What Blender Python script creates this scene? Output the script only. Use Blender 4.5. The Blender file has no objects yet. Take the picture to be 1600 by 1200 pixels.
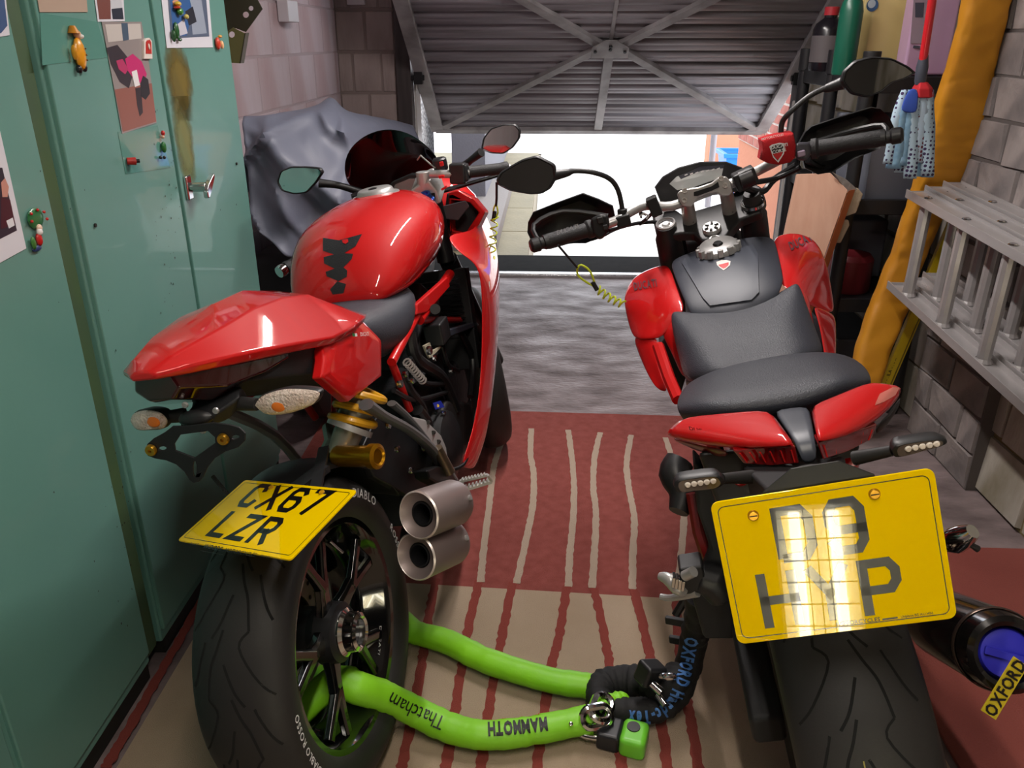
import bpy, bmesh, math, random
from mathutils import Vector, Matrix, noise
from mathutils.geometry import tessellate_polygon
R=math.radians; PI=math.pi
S=bpy.context.scene
# ---------------------------------------------------------------- camera, world, light
H=1.41; F=1270.0; PITCH=R(23.03); YAW=R(2.5)
cd=bpy.data.cameras.new('camera'); cam=bpy.data.objects.new('camera',cd); S.collection.objects.link(cam)
cam.location=(0,0,H); cam.rotation_euler=(PI/2-PITCH,0,YAW); cd.sensor_fit='HORIZONTAL'; cd.sensor_width=36; cd.lens=F/1600*36
cd.clip_start=.02; S.camera=cam
wd=bpy.data.worlds.new('world'); S.world=wd; wd.use_nodes=True
bg=wd.node_tree.nodes['Background']; bg.inputs[0].default_value=(.88,.94,1,1); bg.inputs[1].default_value=5.2
S.view_settings.view_transform='Standard'; S.view_settings.look='None'; S.view_settings.exposure=-.12; S.view_settings.gamma=1
S.view_settings.use_curve_mapping=False
def area(name,loc,rot,sx,sy,power,col=(1,1,1),portal=False):
    l=bpy.data.lights.new(name,'AREA'); l.shape='RECTANGLE'; l.size=sx; l.size_y=sy; l.energy=power; l.color=col
    o=bpy.data.objects.new(name,l); S.collection.objects.link(o); o.location=loc; o.rotation_euler=rot
    if portal: l.cycles.is_portal=True
    return o
area('door_portal',(.3,5.5,.6),(-PI/2,0,0),2.6,1.6,1,portal=True)
# the two fluorescent battens fixed under the garage ceiling (their fittings are built further down)
area('tube_light',(.05,.35,2.19),(0,0,0),.035,1.2,22,(1,.91,.80))
area('tube_light',(.15,2.55,2.19),(0,0,0),.035,1.2,40,(1,.93,.90))
# ---------------------------------------------------------------- helpers
def lin(c): return tuple((x/12.92 if x<=.04045 else ((x+.055)/1.055)**2.4) for x in (v/255 for v in c))+(1,)
def mat(name,col,rough=.5,metal=0,coat=0,col2=None,ns=8,bump=0,bs=60,amt=.5,spec=.5,emit=None,trans=0,stretch=None,detail=4,ior=None,coatr=.03,alpha=1,rv=0):
    m=bpy.data.materials.new(name); m.use_nodes=True; nt=m.node_tree; b=nt.nodes['Principled BSDF']
    b.inputs['Base Color'].default_value=lin(col); b.inputs['Roughness'].default_value=rough; b.inputs['Metallic'].default_value=metal
    b.inputs['Coat Weight'].default_value=coat; b.inputs['Coat Roughness'].default_value=coatr; b.inputs['Specular IOR Level'].default_value=spec
    if trans: b.inputs['Transmission Weight'].default_value=trans
    if ior: b.inputs['IOR'].default_value=ior
    if alpha<1: b.inputs['Alpha'].default_value=alpha
    if emit: b.inputs['Emission Color'].default_value=lin(col); b.inputs['Emission Strength'].default_value=emit
    if col2 or bump or rv:
        tc=nt.nodes.new('ShaderNodeTexCoord'); mp=nt.nodes.new('ShaderNodeMapping'); nt.links.new(tc.outputs['Object'],mp.inputs[0])
        if stretch: mp.inputs['Scale'].default_value=stretch
    if col2 or rv:
        n=nt.nodes.new('ShaderNodeTexNoise'); n.inputs['Scale'].default_value=ns; n.inputs['Detail'].default_value=detail; nt.links.new(mp.outputs[0],n.inputs['Vector'])
        r=nt.nodes.new('ShaderNodeValToRGB'); r.color_ramp.elements[0].position=.5-amt/2; r.color_ramp.elements[1].position=.5+amt/2
        r.color_ramp.elements[0].color=lin(col); r.color_ramp.elements[1].color=lin(col2 or col); nt.links.new(n.outputs[0],r.inputs[0])
        if col2: nt.links.new(r.outputs[0],b.inputs['Base Color'])
        if rv:
            mr=nt.nodes.new('ShaderNodeMapRange'); mr.inputs[1].default_value=.3; mr.inputs[2].default_value=.7; mr.inputs[3].default_value=rough-rv; mr.inputs[4].default_value=rough+rv
            nt.links.new(n.outputs[0],mr.inputs[0]); nt.links.new(mr.outputs[0],b.inputs['Roughness'])
    if bump:
        n2=nt.nodes.new('ShaderNodeTexNoise'); n2.inputs['Scale'].default_value=bs; n2.inputs['Detail'].default_value=5; nt.links.new(mp.outputs[0],n2.inputs['Vector'])
        bp=nt.nodes.new('ShaderNodeBump'); bp.inputs['Strength'].default_value=bump; bp.inputs['Distance'].default_value=.01; nt.links.new(n2.outputs[0],bp.inputs['Height'])
        nt.links.new(bp.outputs[0],b.inputs['Normal'])
    return m
_cache={}
def M(name,*a,**k):
    if name not in _cache: _cache[name]=mat(name,*a,**k)
    return _cache[name]
ORG={}
class MB:
    def __init__(s): s.v=[]; s.f=[]
    def add(s,vs,fs):
        n=len(s.v); s.v+= [Vector(v) for v in vs]; s.f+=[tuple(i+n for i in f) for f in fs]; return s
    def box(s,c,size,rot=None):
        c=Vector(c); hx,hy,hz=[d/2 for d in size]
        vs=[Vector((x*hx,y*hy,z*hz)) for x in(-1,1) for y in(-1,1) for z in(-1,1)]
        if rot is not None:
            m=rot if isinstance(rot,Matrix) else Matrix.Rotation(rot[2],3,'Z')@Matrix.Rotation(rot[1],3,'Y')@Matrix.Rotation(rot[0],3,'X')
            vs=[m@v for v in vs]
        return s.add([c+v for v in vs],[(0,1,3,2),(4,6,7,5),(0,4,5,1),(2,3,7,6),(0,2,6,4),(1,5,7,3)])
    def bar(s,p0,p1,w,h,up=(0,0,1)):
        p0=Vector(p0);p1=Vector(p1); d=(p1-p0).normalized(); sd=d.cross(Vector(up)).normalized(); u=sd.cross(d)
        vs=[p+sd*a*w/2+u*b*h/2 for p in(p0,p1) for a in(-1,1) for b in(-1,1)]
        return s.add(vs,[(0,1,3,2),(4,6,7,5),(0,4,5,1),(2,3,7,6),(0,2,6,4),(1,5,7,3)])
    def loft(s,rings,closed=True,caps=True):
        n=len(rings[0]); vs=[p for r in rings for p in r]; fs=[]
        for i in range(len(rings)-1):
            for j in range(n if closed else n-1):
                k=(j+1)%n; fs.append((i*n+j,i*n+k,(i+1)*n+k,(i+1)*n+j))
        if caps and closed: fs.append(tuple(reversed(range(n)))); fs.append(tuple((len(rings)-1)*n+j for j in range(n)))
        return s.add(vs,fs)
    def tube(s,pts,r,n=10,sm=0,caps=True,flat=1):
        pts=[Vector(p) for p in pts]
        rs=list(r) if isinstance(r,(list,tuple)) else [r]*len(pts)
        if sm and len(pts)>2: pts,rs=smooth(pts,rs,sm)
        rings=[]; up=None
        for i,p in enumerate(pts):
            d=(pts[min(i+1,len(pts)-1)]-pts[max(i-1,0)])
            if d.length<1e-9: d=Vector((0,0,1))
            d.normalize()
            if up is None:
                up=Vector((0,0,1)) if abs(d.z)<.9 else Vector((1,0,0))
            sd=d.cross(up)
            if sd.length<1e-6: sd=d.cross(Vector((0,1,0)))
            sd.normalize(); up=sd.cross(d).normalized()
            rings.append([p+(sd*math.cos(a)+up*math.sin(a)*flat)*rs[i] for a in [2*PI*j/n for j in range(n)]])
        return s.loft(rings,True,caps)
    def cyl(s,p0,p1,r0,r1=None,n=18,caps=True): return s.tube([p0,p1],[r0,r0 if r1 is None else r1],n,caps=caps)
    def lathe(s,prof,o,ax,n=32,closed=False):
        o=Vector(o);ax=Vector(ax).normalized(); t=Vector((0,0,1)) if abs(ax.z)<.9 else Vector((1,0,0)); u=ax.cross(t).normalized(); w=ax.cross(u)
        rings=[[o+ax*h+(u*math.cos(2*PI*j/n)+w*math.sin(2*PI*j/n))*r for j in range(n)] for r,h in prof]
        if closed: rings.append(rings[0])
        return s.loft(rings,True,False)
    def prism(s,pts,d):
        pts=[Vector(p) for p in pts]; d=Vector(d); n=len(pts)
        s.add(pts+[p+d for p in pts],[tuple(range(n)),tuple(reversed(range(n,2*n)))]+[(i,i+n,(i+1)%n+n,(i+1)%n) for i in range(n)]); return s
    def slab(s,outer,holes,d):
        polys=[[Vector(p) for p in outer]]+[[Vector(p) for p in h] for h in holes]; d=Vector(d)
        tri=tessellate_polygon(polys); al=[p for q in polys for p in q]; n=len(al)
        fs=[tuple(t) for t in tri]+[tuple(i+n for i in reversed(t)) for t in tri]; k=0
        for q in polys:
            m=len(q); fs+=[(k+i,k+i+n,k+(i+1)%m+n,k+(i+1)%m) for i in range(m)]; k+=m
        return s.add(al+[p+d for p in al],fs)
    def ball(s,c,r,n=14):
        c=Vector(c); r=Vector(r) if isinstance(r,(tuple,list,Vector)) else Vector((r,r,r)); m=n//2
        rings=[[c+Vector((r.x*math.sin(PI*i/m)*math.cos(2*PI*j/n),r.y*math.sin(PI*i/m)*math.sin(2*PI*j/n),r.z*math.cos(PI*i/m))) for j in range(n)] for i in range(m+1)]
        return s.loft(rings,True,False)
    def ribbon(s,pts,w,nrm,th=0,zig=0):
        pts=[Vector(p) for p in pts]; nrm=Vector(nrm).normalized(); L=[];Rr=[]
        for i,p in enumerate(pts):
            if 0<i<len(pts)-1:
                a=(p-pts[i-1]).normalized(); b=(pts[i+1]-p).normalized(); t=(a+b).normalized(); k=1/max(.45,t.dot(a))
            else: t=(pts[min(i+1,len(pts)-1)]-pts[max(i-1,0)]).normalized(); k=1
            sd=nrm.cross(t); z=random.uniform(-zig,zig) if zig else 0; z2=random.uniform(-zig,zig) if zig else 0
            L.append(p+sd*(w/2*k+z)); Rr.append(p-sd*(w/2*k+z2))
        if th: return s.loft([[L[i],Rr[i],Rr[i]+nrm*th,L[i]+nrm*th] for i in range(len(pts))])
        return s.loft([[Rr[i],L[i]] for i in range(len(pts))],False,False)
    def mir(s,x=0):
        n=len(s.v); s.v+=[Vector((2*x-v.x,v.y,v.z)) for v in s.v]; s.f+=[tuple(i+n for i in reversed(f)) for f in s.f]; return s
    def xf(s,m): s.v=[m@v for v in s.v]; return s
    def build(s,name,m,parent=None,smooth=35,bevel=0,sub=0,solid=0,label=None,bseg=2,weld=True,recalc=True,kind=None,org=None):
        me=bpy.data.meshes.new(name); c=Vector(org) if org is not None else (sum(s.v,Vector())/max(1,len(s.v)))
        me.from_pydata([v-c for v in s.v],[],s.f)
        bm=bmesh.new(); bm.from_mesh(me)
        if weld: bmesh.ops.remove_doubles(bm,verts=bm.verts,dist=1e-5)
        if recalc: bmesh.ops.recalc_face_normals(bm,faces=bm.faces)
        bm.to_mesh(me); bm.free()
        ms=m if isinstance(m,(list,tuple)) else [m]
        for x in ms: me.materials.append(x)
        if smooth:
            me.polygons.foreach_set('use_smooth',[True]*len(me.polygons))
            if not sub: me.set_sharp_from_angle(angle=R(smooth))
        o=bpy.data.objects.new(name,me); S.collection.objects.link(o); ORG[o]=c
        if parent is not None: o.parent=parent; o.location=c-ORG[parent]
        else: o.location=c
        if solid: md=o.modifiers.new('s','SOLIDIFY'); md.thickness=solid; md.offset=0
        if sub: md=o.modifiers.new('u','SUBSURF'); md.levels=sub; md.render_levels=sub
        if bevel: md=o.modifiers.new('b','BEVEL'); md.width=bevel; md.segments=bseg; md.limit_method='ANGLE'; md.angle_limit=R(28); md.harden_normals=True
        if label: o['label']=label
        if kind: o['kind']=kind
        return o
def smooth(pts,rs,k):
    P=[];Q=[]; n=len(pts)
    for i in range(n-1):
        p0=pts[max(i-1,0)];p1=pts[i];p2=pts[i+1];p3=pts[min(i+2,n-1)]
        for j in range(k):
            t=j/k; P.append(.5*((2*p1)+(p2-p0)*t+(2*p0-5*p1+4*p2-p3)*t*t+(3*p1-p0-3*p2+p3)*t**3)); Q.append(rs[i]*(1-t)+rs[i+1]*t)
    P.append(pts[-1]);Q.append(rs[-1]); return P,Q
def tag(o,label,cat,group=None):
    o['label']=label; o['category']=cat
    if group: o['group']=group
    return o
def thing(name,label,cat,loc,mx=None,group=None):
    o=bpy.data.objects.new(name,None); S.collection.objects.link(o); o.empty_display_size=.05
    if mx is not None: o.matrix_world=mx; ORG[o]=Vector((0,0,0))
    else: o.location=loc; ORG[o]=Vector(loc)
    return tag(o,label,cat,group)
# rays of the photograph's camera -> points at a known depth
Rc=Matrix.Rotation(YAW,3,'Z')@Matrix.Rotation(PI/2-PITCH,3,'X'); CO=Vector((0,0,H))
def ray(px,py): return Rc@Vector(((px-800)/F,-(py-600)/F,-1))
def P(px,py,x=None,y=None,z=None):
    d=ray(px,py); k=0 if x is not None else 1 if y is not None else 2; v=(x,y,z)[k]
    return CO+d*((v-CO[k])/d[k])
class Frame:
    def __init__(s,X0,Y0,lean,head,zz=.0105):
        s.M=Matrix.Translation((X0,Y0,zz))@Matrix.Rotation(-head,4,'Z')@Matrix.Rotation(-lean,4,'Y'); s.I=s.M.inverted()
    def q(s,px,py,x=None,y=None,z=None):
        c=s.I@CO; d=s.I.to_3x3()@ray(px,py); k=0 if x is not None else 1 if y is not None else 2; v=(x,y,z)[k]
        return c+d*((v-c[k])/d[k])
# lettering: stroke glyphs for plates, and font text for the rest
GL={'C':[[(.92,.80),(.80,1),(.2,1),(0,.82),(0,.18),(.2,0),(.8,0),(.92,.2)]],'X':[[(0,0),(1,1)],[(0,1),(1,0)]],
'6':[[(.95,.84),(.78,1),(.2,1),(0,.82),(0,.18),(.2,0),(.8,0),(1,.18),(1,.40),(.8,.57),(.02,.57)]],'7':[[(0,1),(1,1),(.35,0)]],
'L':[[(0,1),(0,0),(.95,0)]],'Z':[[(0,1),(1,1),(0,0),(1,0)]],'R':[[(0,0),(0,1),(.8,1),(1,.85),(1,.60),(.8,.46),(0,.46)],[(.55,.46),(1,0)]],
'D':[[(0,0),(0,1),(.75,1),(1,.78),(1,.22),(.75,0),(0,0)]],'9':[[(.05,.16),(.2,0),(.8,0),(1,.18),(1,.82),(.8,1),(.2,1),(0,.82),(0,.58),(.2,.43),(.98,.43)]],
'H':[[(0,0),(0,1)],[(1,0),(1,1)],[(0,.5),(1,.5)]],'Y':[[(0,1),(.5,.5),(1,1)],[(.5,.5),(.5,0)]],'P':[[(0,0),(0,1),(.8,1),(1,.83),(1,.60),(.8,.43),(0,.43)]]}
def plate_text(mb,txt,o,ux,uy,h,w,gap,st,nrm):
    o=Vector(o)
    for i,ch in enumerate(txt):
        if ch==' ': continue
        for s_ in GL[ch]:
            pts=[]
            for k,(a,b) in enumerate(s_):
                a2=st/2+a*(w-st); b2=st/2+b*(h-st); pts.append(Vector((a2,b2)))
            a,b=pts[0],pts[1]; e=(a-b).normalized()*st/2
            if s_[0]!=s_[-1]: pts[0]=a+e; f=(pts[-1]-pts[-2]).normalized()*st/2; pts[-1]=pts[-1]+f
            mb.ribbon([o+ux*(i*(w+gap)+p.x)+uy*p.y for p in pts],st,nrm)
_gc={}
def glyph(ch,bold=0):
    k=(ch,bold)
    if k in _gc: return _gc[k]
    c=bpy.data.curves.new('g','FONT'); c.body=ch; c.size=1; c.offset=bold; c.resolution_u=2; c.fill_mode='FRONT'
    o=bpy.data.objects.new('g',c); S.collection.objects.link(o); dg=bpy.context.evaluated_depsgraph_get(); dg.update()
    me=bpy.data.meshes.new_from_object(o.evaluated_get(dg)); vs=[v.co.copy() for v in me.vertices]; fs=[tuple(p.vertices) for p in me.polygons]
    bpy.data.objects.remove(o); bpy.data.curves.remove(c); bpy.data.meshes.remove(me)
    x0=min((v.x for v in vs),default=0); x1=max((v.x for v in vs),default=.25); _gc[k]=([v-Vector((x0,0,0)) for v in vs],fs,(x1-x0) if vs else .25); return _gc[k]
def text(txt,o,ux,uy,size,m,parent,bold=0,name='lettering',sx=1,center=False,sp=.07,lift=.0004,path=None,shear=0):
    """flat lettering; with path it follows a polyline: path(t)->(point,ux,uy)"""
    mb=MB(); ux=Vector(ux or (1,0,0)).normalized(); uy=Vector(uy or (0,1,0)).normalized(); x=0; out=[]
    for ch in txt:
        vs,fs,wd_=glyph(ch,bold) if ch!=' ' else ([],[],.22); out.append((x,vs,fs,wd_)); x+=(wd_+sp)
    tot=x*size*sx
    for x,vs,fs,wd_ in out:
        if not vs: continue
        if path:
            p,a,b=path((x+wd_/2)*size*sx); mb.add([p+a*((v.x-wd_/2)*size*sx)+b*(v.y*size) for v in vs],fs)
        else:
            n=ux.cross(uy); oo=Vector(o)-(ux*tot/2 if center else Vector())
            mb.add([oo+ux*((x+v.x+shear*v.y)*size*sx)+uy*(v.y*size)+n*lift for v in vs],fs)
    return mb.build(name,m,parent,smooth=0,weld=False,recalc=False) if mb.v else None
def badge(o,ux,uy,w,h,parent,name='shield_badge',red=True):
    """small shield emblem: pale rim, red field"""
    o=Vector(o);ux=Vector(ux).normalized();uy=Vector(uy).normalized();n=ux.cross(uy)
    out=[(-.5,.38),(-.25,.5),(.25,.5),(.5,.38),(.42,-.05),(.22,-.36),(0,-.5),(-.22,-.36),(-.42,-.05)]
    b=MB().prism([o+ux*a*w+uy*c*h for a,c in out],n*.0008).build(name,M('silver_print',(215,210,205),.4),parent)
    MB().prism([o+n*.0008+ux*a*w*.86+uy*c*h*.86 for a,c in out],n*.0003).build('emblem_field',M('badge_red',(190,20,25),.4),b)
    return b
# ---------------------------------------------------------------- materials
RED=M('red_paint',(198,10,12),.55,coat=1.0,coatr=.035,spec=.25); 
DRED=M('red_painted_metal',(196,14,14),.35,coat=.4)
BLK=M('black_plastic',(20,20,22),.45,col2=(30,30,32),ns=30); BLKM=M('matt_black_plastic',(24,25,28),.62,bump=.08,bs=400)
GLB=M('gloss_black',(8,8,9),.12,coat=.6); RUB=M('tyre_rubber',(28,28,29),.56,col2=(40,38,37),ns=5,bump=.05,bs=250)
TNK=M('satin_black_tank',(52,55,64),.48,spec=.35); SEAT=M('seat_vinyl',(44,46,53),.50,bump=.35,bs=300)
ALU=M('cast_aluminium',(172,171,170),.36,.45,bump=.04,bs=200,rv=.08); CHR=M('chrome',(215,215,215),.12,1); STL=M('brushed_steel',(176,168,162),.34,.55,rv=.1,ns=40)
DGM=M('dark_metal',(42,42,44),.38,.8,rv=.1); GOLD=M('gold_anodised',(190,135,25),.3,.9); YSP=M('yellow_spring',(205,150,20),.4,coat=.3)
BRS=M('brass_bolt',(200,150,50),.3,.9); MIR=M('mirror_glass',(225,228,230),.02,1); GRIP=M('grip_rubber',(22,22,25),.55,bump=.3,bs=500)
YEL=M('plate_yellow',(244,204,0),.6,coat=1.0,coatr=.012,spec=0); PBK=M('plate_black',(12,10,8),.35,coat=1,coatr=.015)
GLS=M('clear_lens',(250,248,245),.08,trans=1,ior=1.3); LENSR=M('red_lens',(130,6,10),.12,coat=1); LENSD=M('dark_red_lens',(44,4,6),.12,coat=1); AMB=M('amber_bulb',(225,120,40),.3)
WHT=M('white_print',(225,225,225),.5); CARB=M('carbon_print',(38,38,42),.4,bump=.2,bs=350)
# ---------------------------------------------------------------- room shell
XL,XR,YB,YN,ZC=-1.23,1.478,5.02,-1.7,2.30
def struct(o): o['kind']='structure'; return o
CONC=mat('concrete_floor',(150,134,134),.60,col2=(92,80,80),ns=4.5,amt=.42,bump=.45,bs=30,detail=9,rv=.14,stretch=(1,2.0,1))
# floor with a trowelled, pitted surface near the door
mb=MB(); nx,ny=36,90
rows=[]
for j in range(ny+1):
    y=YN+(5.12-YN)*j/ny; rows.append([Vector((XL-.1+(XR+.2-XL)*i/nx,y,(noise.fractal(Vector((i*.9,y*7,0)),1,2,4)*.0018 if y>2.9 else 0)-.001)) for i in range(nx+1)])
mb.loft(rows,False,False); fl=struct(mb.build('floor',CONC,smooth=60,recalc=False)); 
fl2=struct(MB().box(((XL+XR)/2,(YN+5.12)/2,-.09),(XR-XL+.6,5.12-YN,.16)).build('floor_slab',CONC)); fl2.name='trim_9'
struct(MB().box(((XL+XR)/2,(YN+5.2)/2,ZC+.05),(XR-XL+.6,5.2-YN,.1)).build('ceiling',M('ceiling_board',(150,146,142),.8,bump=.1)))
def block_wall(name,o,u,v,n,U,V_,bu,bv,m,mortar,label=None,th=.12,pname='block',joint=.010,proud=.006,jit=.002,umax=None):
    o=Vector(o);u=Vector(u);v=Vector(v);n=Vector(n)
    w=MB().prism([o-n*.0,o+u*U,o+u*U+v*V_,o+v*V_],-n*th).build(name,mortar); struct(w)
    base=[]
    for k in range(6):
        e=.006; hu,hv=bu/2-joint/2,bv/2-joint/2; q=lambda:random.uniform(-jit,jit)
        b=[u*(sx*hu+q())+v*(sy*hv+q()) for sx,sy in((-1,-1),(1,-1),(1,1),(-1,1))]
        f=[p*(1-e/ max(hu,hv)*1.2)+n*(proud+q()) for p in b]
        mbb=MB().add([p-n*.004 for p in b]+f,[(4,5,6,7),(0,1,5,4),(1,2,6,5),(2,3,7,6),(3,0,4,7)])
        bo=mbb.build(pname,m,w,smooth=0,org=(0,0,0)); base.append(bo.data); bpy.data.objects.remove(bo)
    au=[abs(c)>.5 for c in u]
    for r in range(int(math.ceil(V_/bv-.05))):
        off=(r%2)*bu/2; x=-off
        while x<U-.02:
            a=max(0,x);b=min(U,x+bu)
            if b-a>.03:
                ob=bpy.data.objects.new(pname,random.choice(base)); S.collection.objects.link(ob); ob.parent=w
                ct=o+u*((a+b)/2)+v*(r*bv+bv/2); ob.location=ct-ORG[w]; k=(b-a-joint)/(bu-joint)
                ob.scale=tuple(k if au[i] else 1 for i in range(3)); ORG[ob]=ct
            x+=bu
    return w
WL=mat('painted_block_left',(206,196,204),.75,col2=(176,146,148),ns=3.5,amt=.5,bump=.25,bs=40,stretch=(1,1,.35),detail=7)
WPI=mat('worn_painted_block',(176,160,156),.8,col2=(120,106,104),ns=6,amt=.55,bump=.5,bs=30,stretch=(1,1,.4),detail=7)
WRI=mat('stained_right_block',(190,184,176),.8,col2=(104,96,66),ns=6,amt=.5,bump=.7,bs=25,stretch=(1,1,.5),detail=8)
WPR=mat('sooty_pier_block',(160,150,146),.7,col2=(84,80,82),ns=6,amt=.5,bump=.7,bs=22,detail=8)
block_wall('wall_left',(XL,1.2,0),(0,1,0),(0,0,1),(1,0,0),YB-1.2,ZC,.44,.223,WL,M('mortar_l',(176,160,164),.9),joint=.006,proud=.003)
struct(MB().prism([(XL,YN,0),(XL,1.2,0),(XL,1.2,ZC),(XL,YN,ZC)],(-.12,0,0)).build('trim_8',WL))
block_wall('wall_back_left',(XL,YB,0),(1,0,0),(0,0,1),(0,-1,0),.34,ZC,.17,.223,WPI,M('mortar_b',(130,116,112),.9),proud=.005)
block_wall('wall_right',(XR,1.0,0),(0,1,0),(0,0,1),(-1,0,0),YB-1.0,ZC,.40,.215,WRI,M('mortar_r',(120,106,72),.9,bump=.5,bs=30),proud=.012,jit=.006,joint=.016)
struct(MB().prism([(XR,YN,0),(XR,1.0,0),(XR,1.0,ZC),(XR,YN,ZC)],(.12,0,0)).build('trim_7',WRI))
struct(MB().prism([(XL,YN,0),(XR,YN,0),(XR,YN,ZC),(XL,YN,ZC)],(0,-.1,0)).build('wall_near',M('near_wall',(70,66,62),.8)))
pier=block_wall('wall_pier',(1.43,2.46,0),(0,1,0),(0,0,1),(-1,0,0),.48,ZC,.24,.13,WPR,M('mortar_p',(84,78,76),.9),proud=.007,jit=.005,joint=.008,th=.05)
# rear frame: dark posts, header and threshold
DKW=M('dark_painted_timber',(38,32,32),.6,col2=(66,56,56),ns=6,stretch=(6,6,.5),amt=.5)
struct(MB().box((-.845,5.03,1.15),(.085,.10,2.3)).build('trim_1',DKW,bevel=.004))
struct(MB().box((1.44,5.03,1.15),(.075,.10,2.3)).build('trim_2',DKW,bevel=.004))
struct(MB().box((.3,5.2,2.24),(2.7,.10,.14)).build('trim_3',DKW))
struct(MB().box((.3,5.36,-.012),(2.6,.46,.05)).build('trim_4',M('black_sill',(14,13,14),.9,col2=(26,24,23),ns=20,amt=.6,spec=.08)))
struct(MB().box((.3,5.10,.008),(2.2,.05,.03)).box((.3,5.075,.002),(2.2,.012,.03)).build('trim_5',M('sill_aluminium',(190,188,190),.25,.9),bevel=.003))
struct(MB().box((-.795,5.15,1.0),(.012,.16,2)).build('trim_6',M('pale_frame_strip',(190,186,184),.5)))
# white service box and note high on the left wall, strip over the pier
o=MB().box(P(450,18,x=XL+.03),(.05,.16,.09)).build('junction_box',M('box_white',(198,192,198),.5),bevel=.004); tag(o,'small white electrical box fixed high on left block wall','box')
tag(MB().box(P(556,0,y=YB-.02),(.10,.02,.05)).build('label_plate',M('box_white',(0,0,0)),bevel=.002),'small white plate at the top of the rear left pier','plate')
# ---------------------------------------------------------------- up-and-over garage door
dY,dZ=-.8535,.521; DB=Vector((.322,5.64,.868)); DD=Vector((0,dY,dZ)); DN=Vector((0,-.521,-.8535)); HW=1.078
def D(x,s,n=0): return Vector((DB.x+x,DB.y,DB.z))+DD*s+DN*n   # n>0 = towards the room
door=thing('door_1','','',DB); del door['category']; del door['label']; door['kind']='structure'
GAL=mat('galvanised_steel',(186,182,190),.5,.15,col2=(112,104,106),ns=3,amt=.6,bump=.1,bs=60,stretch=(.35,3,3),detail=8); GAL2=mat('galvanised_channel',(186,182,184),.45,.2,col2=(110,104,104),ns=6)
def dpanel(s0,n=3,w=.12):
    prof=[(s0+.002,-.016),(s0+.006,-.016),(s0+.010,.008)]
    for i in range(n):
        a=s0+i*w; prof+=[(a+.012,.009),(a+w*.40,.0095),(a+w*.42,.0075),(a+w*.44,.0095),(a+w*.72,.009),(a+w*.77,-.005),(a+w*(.97 if i<n-1 else .95),-.005)]+([(a+w*1.02,.009)] if i<n-1 else [])
    prof.append((s0+n*w-.003,-.016))
    rows=[[D(x,s,n_) for s,n_ in prof] for x in (-HW+.03,HW-.03)]
    return MB().loft(rows,False,False).build('panel',GAL,door,smooth=15,solid=.002)
s=.10
dpanel(.015,1,.085)
while s<2.1:
    dpanel(s); s+=.36
MB().box(D(0,1.1,-.02),(2*HW-.04,.01,2.1),Matrix.Rotation(0,3,'X')@Matrix(((1,0,0),(0,DN.y,DD.y),(0,DN.z,DD.z)))).build('outer_skin',M('door_outer',(90,84,84),.6),door)
def ch(p0,p1,w,h,name='side_channel',m=GAL2): 
    return MB().bar(p0,p1,w,h,DN).build(name,m,door,bevel=.002)
for sx in(-1,1):
    ch(D(sx*(HW-.012),0,.01),D(sx*(HW-.012),2.15,.01),.080,.05)
    ch(D(sx*(HW-.04),.02,.02),D(sx*.06,.98,.02),.048,.028,'diagonal_brace')
    ch(D(sx*(HW-.04),1.98,.02),D(sx*.06,1.02,.02),.048,.028,'diagonal_brace')
    MB().box(D(sx*(HW+.005),.72,.05),(.05,.05,.07)).box(D(sx*(HW+.03),.72,.05),(.12,.03,.03)).build('pivot_bracket',DGM,door,bevel=.003)
    MB().prism([D(sx*(HW+.02),-.01,.03),D(sx*(HW-.16),-.01,.03),D(sx*(HW-.10),.04,.03),D(sx*(HW+.0),.14,.03)],DN*.004).build('corner_gusset',GAL2,door)
ch(D(0,0,.02),D(0,.95,.02),.052,.024,'centre_strut'); ch(D(0,1.05,.02),D(0,2.1,.02),.02,.012,'centre_rod')
ch(D(-HW,0,.012),D(HW,0,.012),.05,.05,'bottom_rail'); 
pl=MB().prism([D(a,1.0+b,.045) for a,b in((-.10,.03),(-.03,.10),(.03,.10),(.10,.03),(.10,-.07),(-.10,-.07))],DN*.006).build('centre_plate',GAL2,door,bevel=.002)
for a,b in((0,.05),(-.08,.0),(.08,.0),(0,.02)): MB().cyl(D(a,1.0+b,.05),D(a,1.0+b,.058),.009).build('bolt',DGM,pl)
for i in range(60):
    if i in(0,): mb=MB()
    mb.ball(D(-HW+.05+i*(2*HW-.1)/59,-.03,.0)+Vector((0,0,-.012)),.005*random.uniform(.5,1.3),6)
mb.build('water_drops',M('water_drop',(220,225,230),.1,trans=.6),door,kind='stuff')
# ---------------------------------------------------------------- outside
GR=mat('driveway_concrete',(226,222,216),.6,col2=(210,204,196),ns=2,amt=.6,bump=.2,bs=30)
OUTY=5.58
g=struct(MB().box((1,8.6,-.10),(16,6.0,.08)).build('trim_10',M('slab_joint',(150,138,120),.8)))
PTH=mat('path_slab',(128,116,88),.7,col2=(104,94,70),ns=3,amt=.7,bump=.3,bs=30,detail=8)
for i in range(3):
    for j in range(6): MB().box((-.62-i*.98,5.60+.49+j*.99,-.062),(.965,.975,.05)).build('paving_slab',PTH,g,bevel=.004)
for j in range(3): MB().box((2.4,6.6+j*2.02,-.062),(5.0,2.0,.05)).build('driveway_bay',GR,g,bevel=.004)
struct(MB().box((2,22,-.09),(40,21,.06)).build('trim_11',M('pale_road',(225,222,224),.7,col2=(225,205,210),ns=1)))
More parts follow.
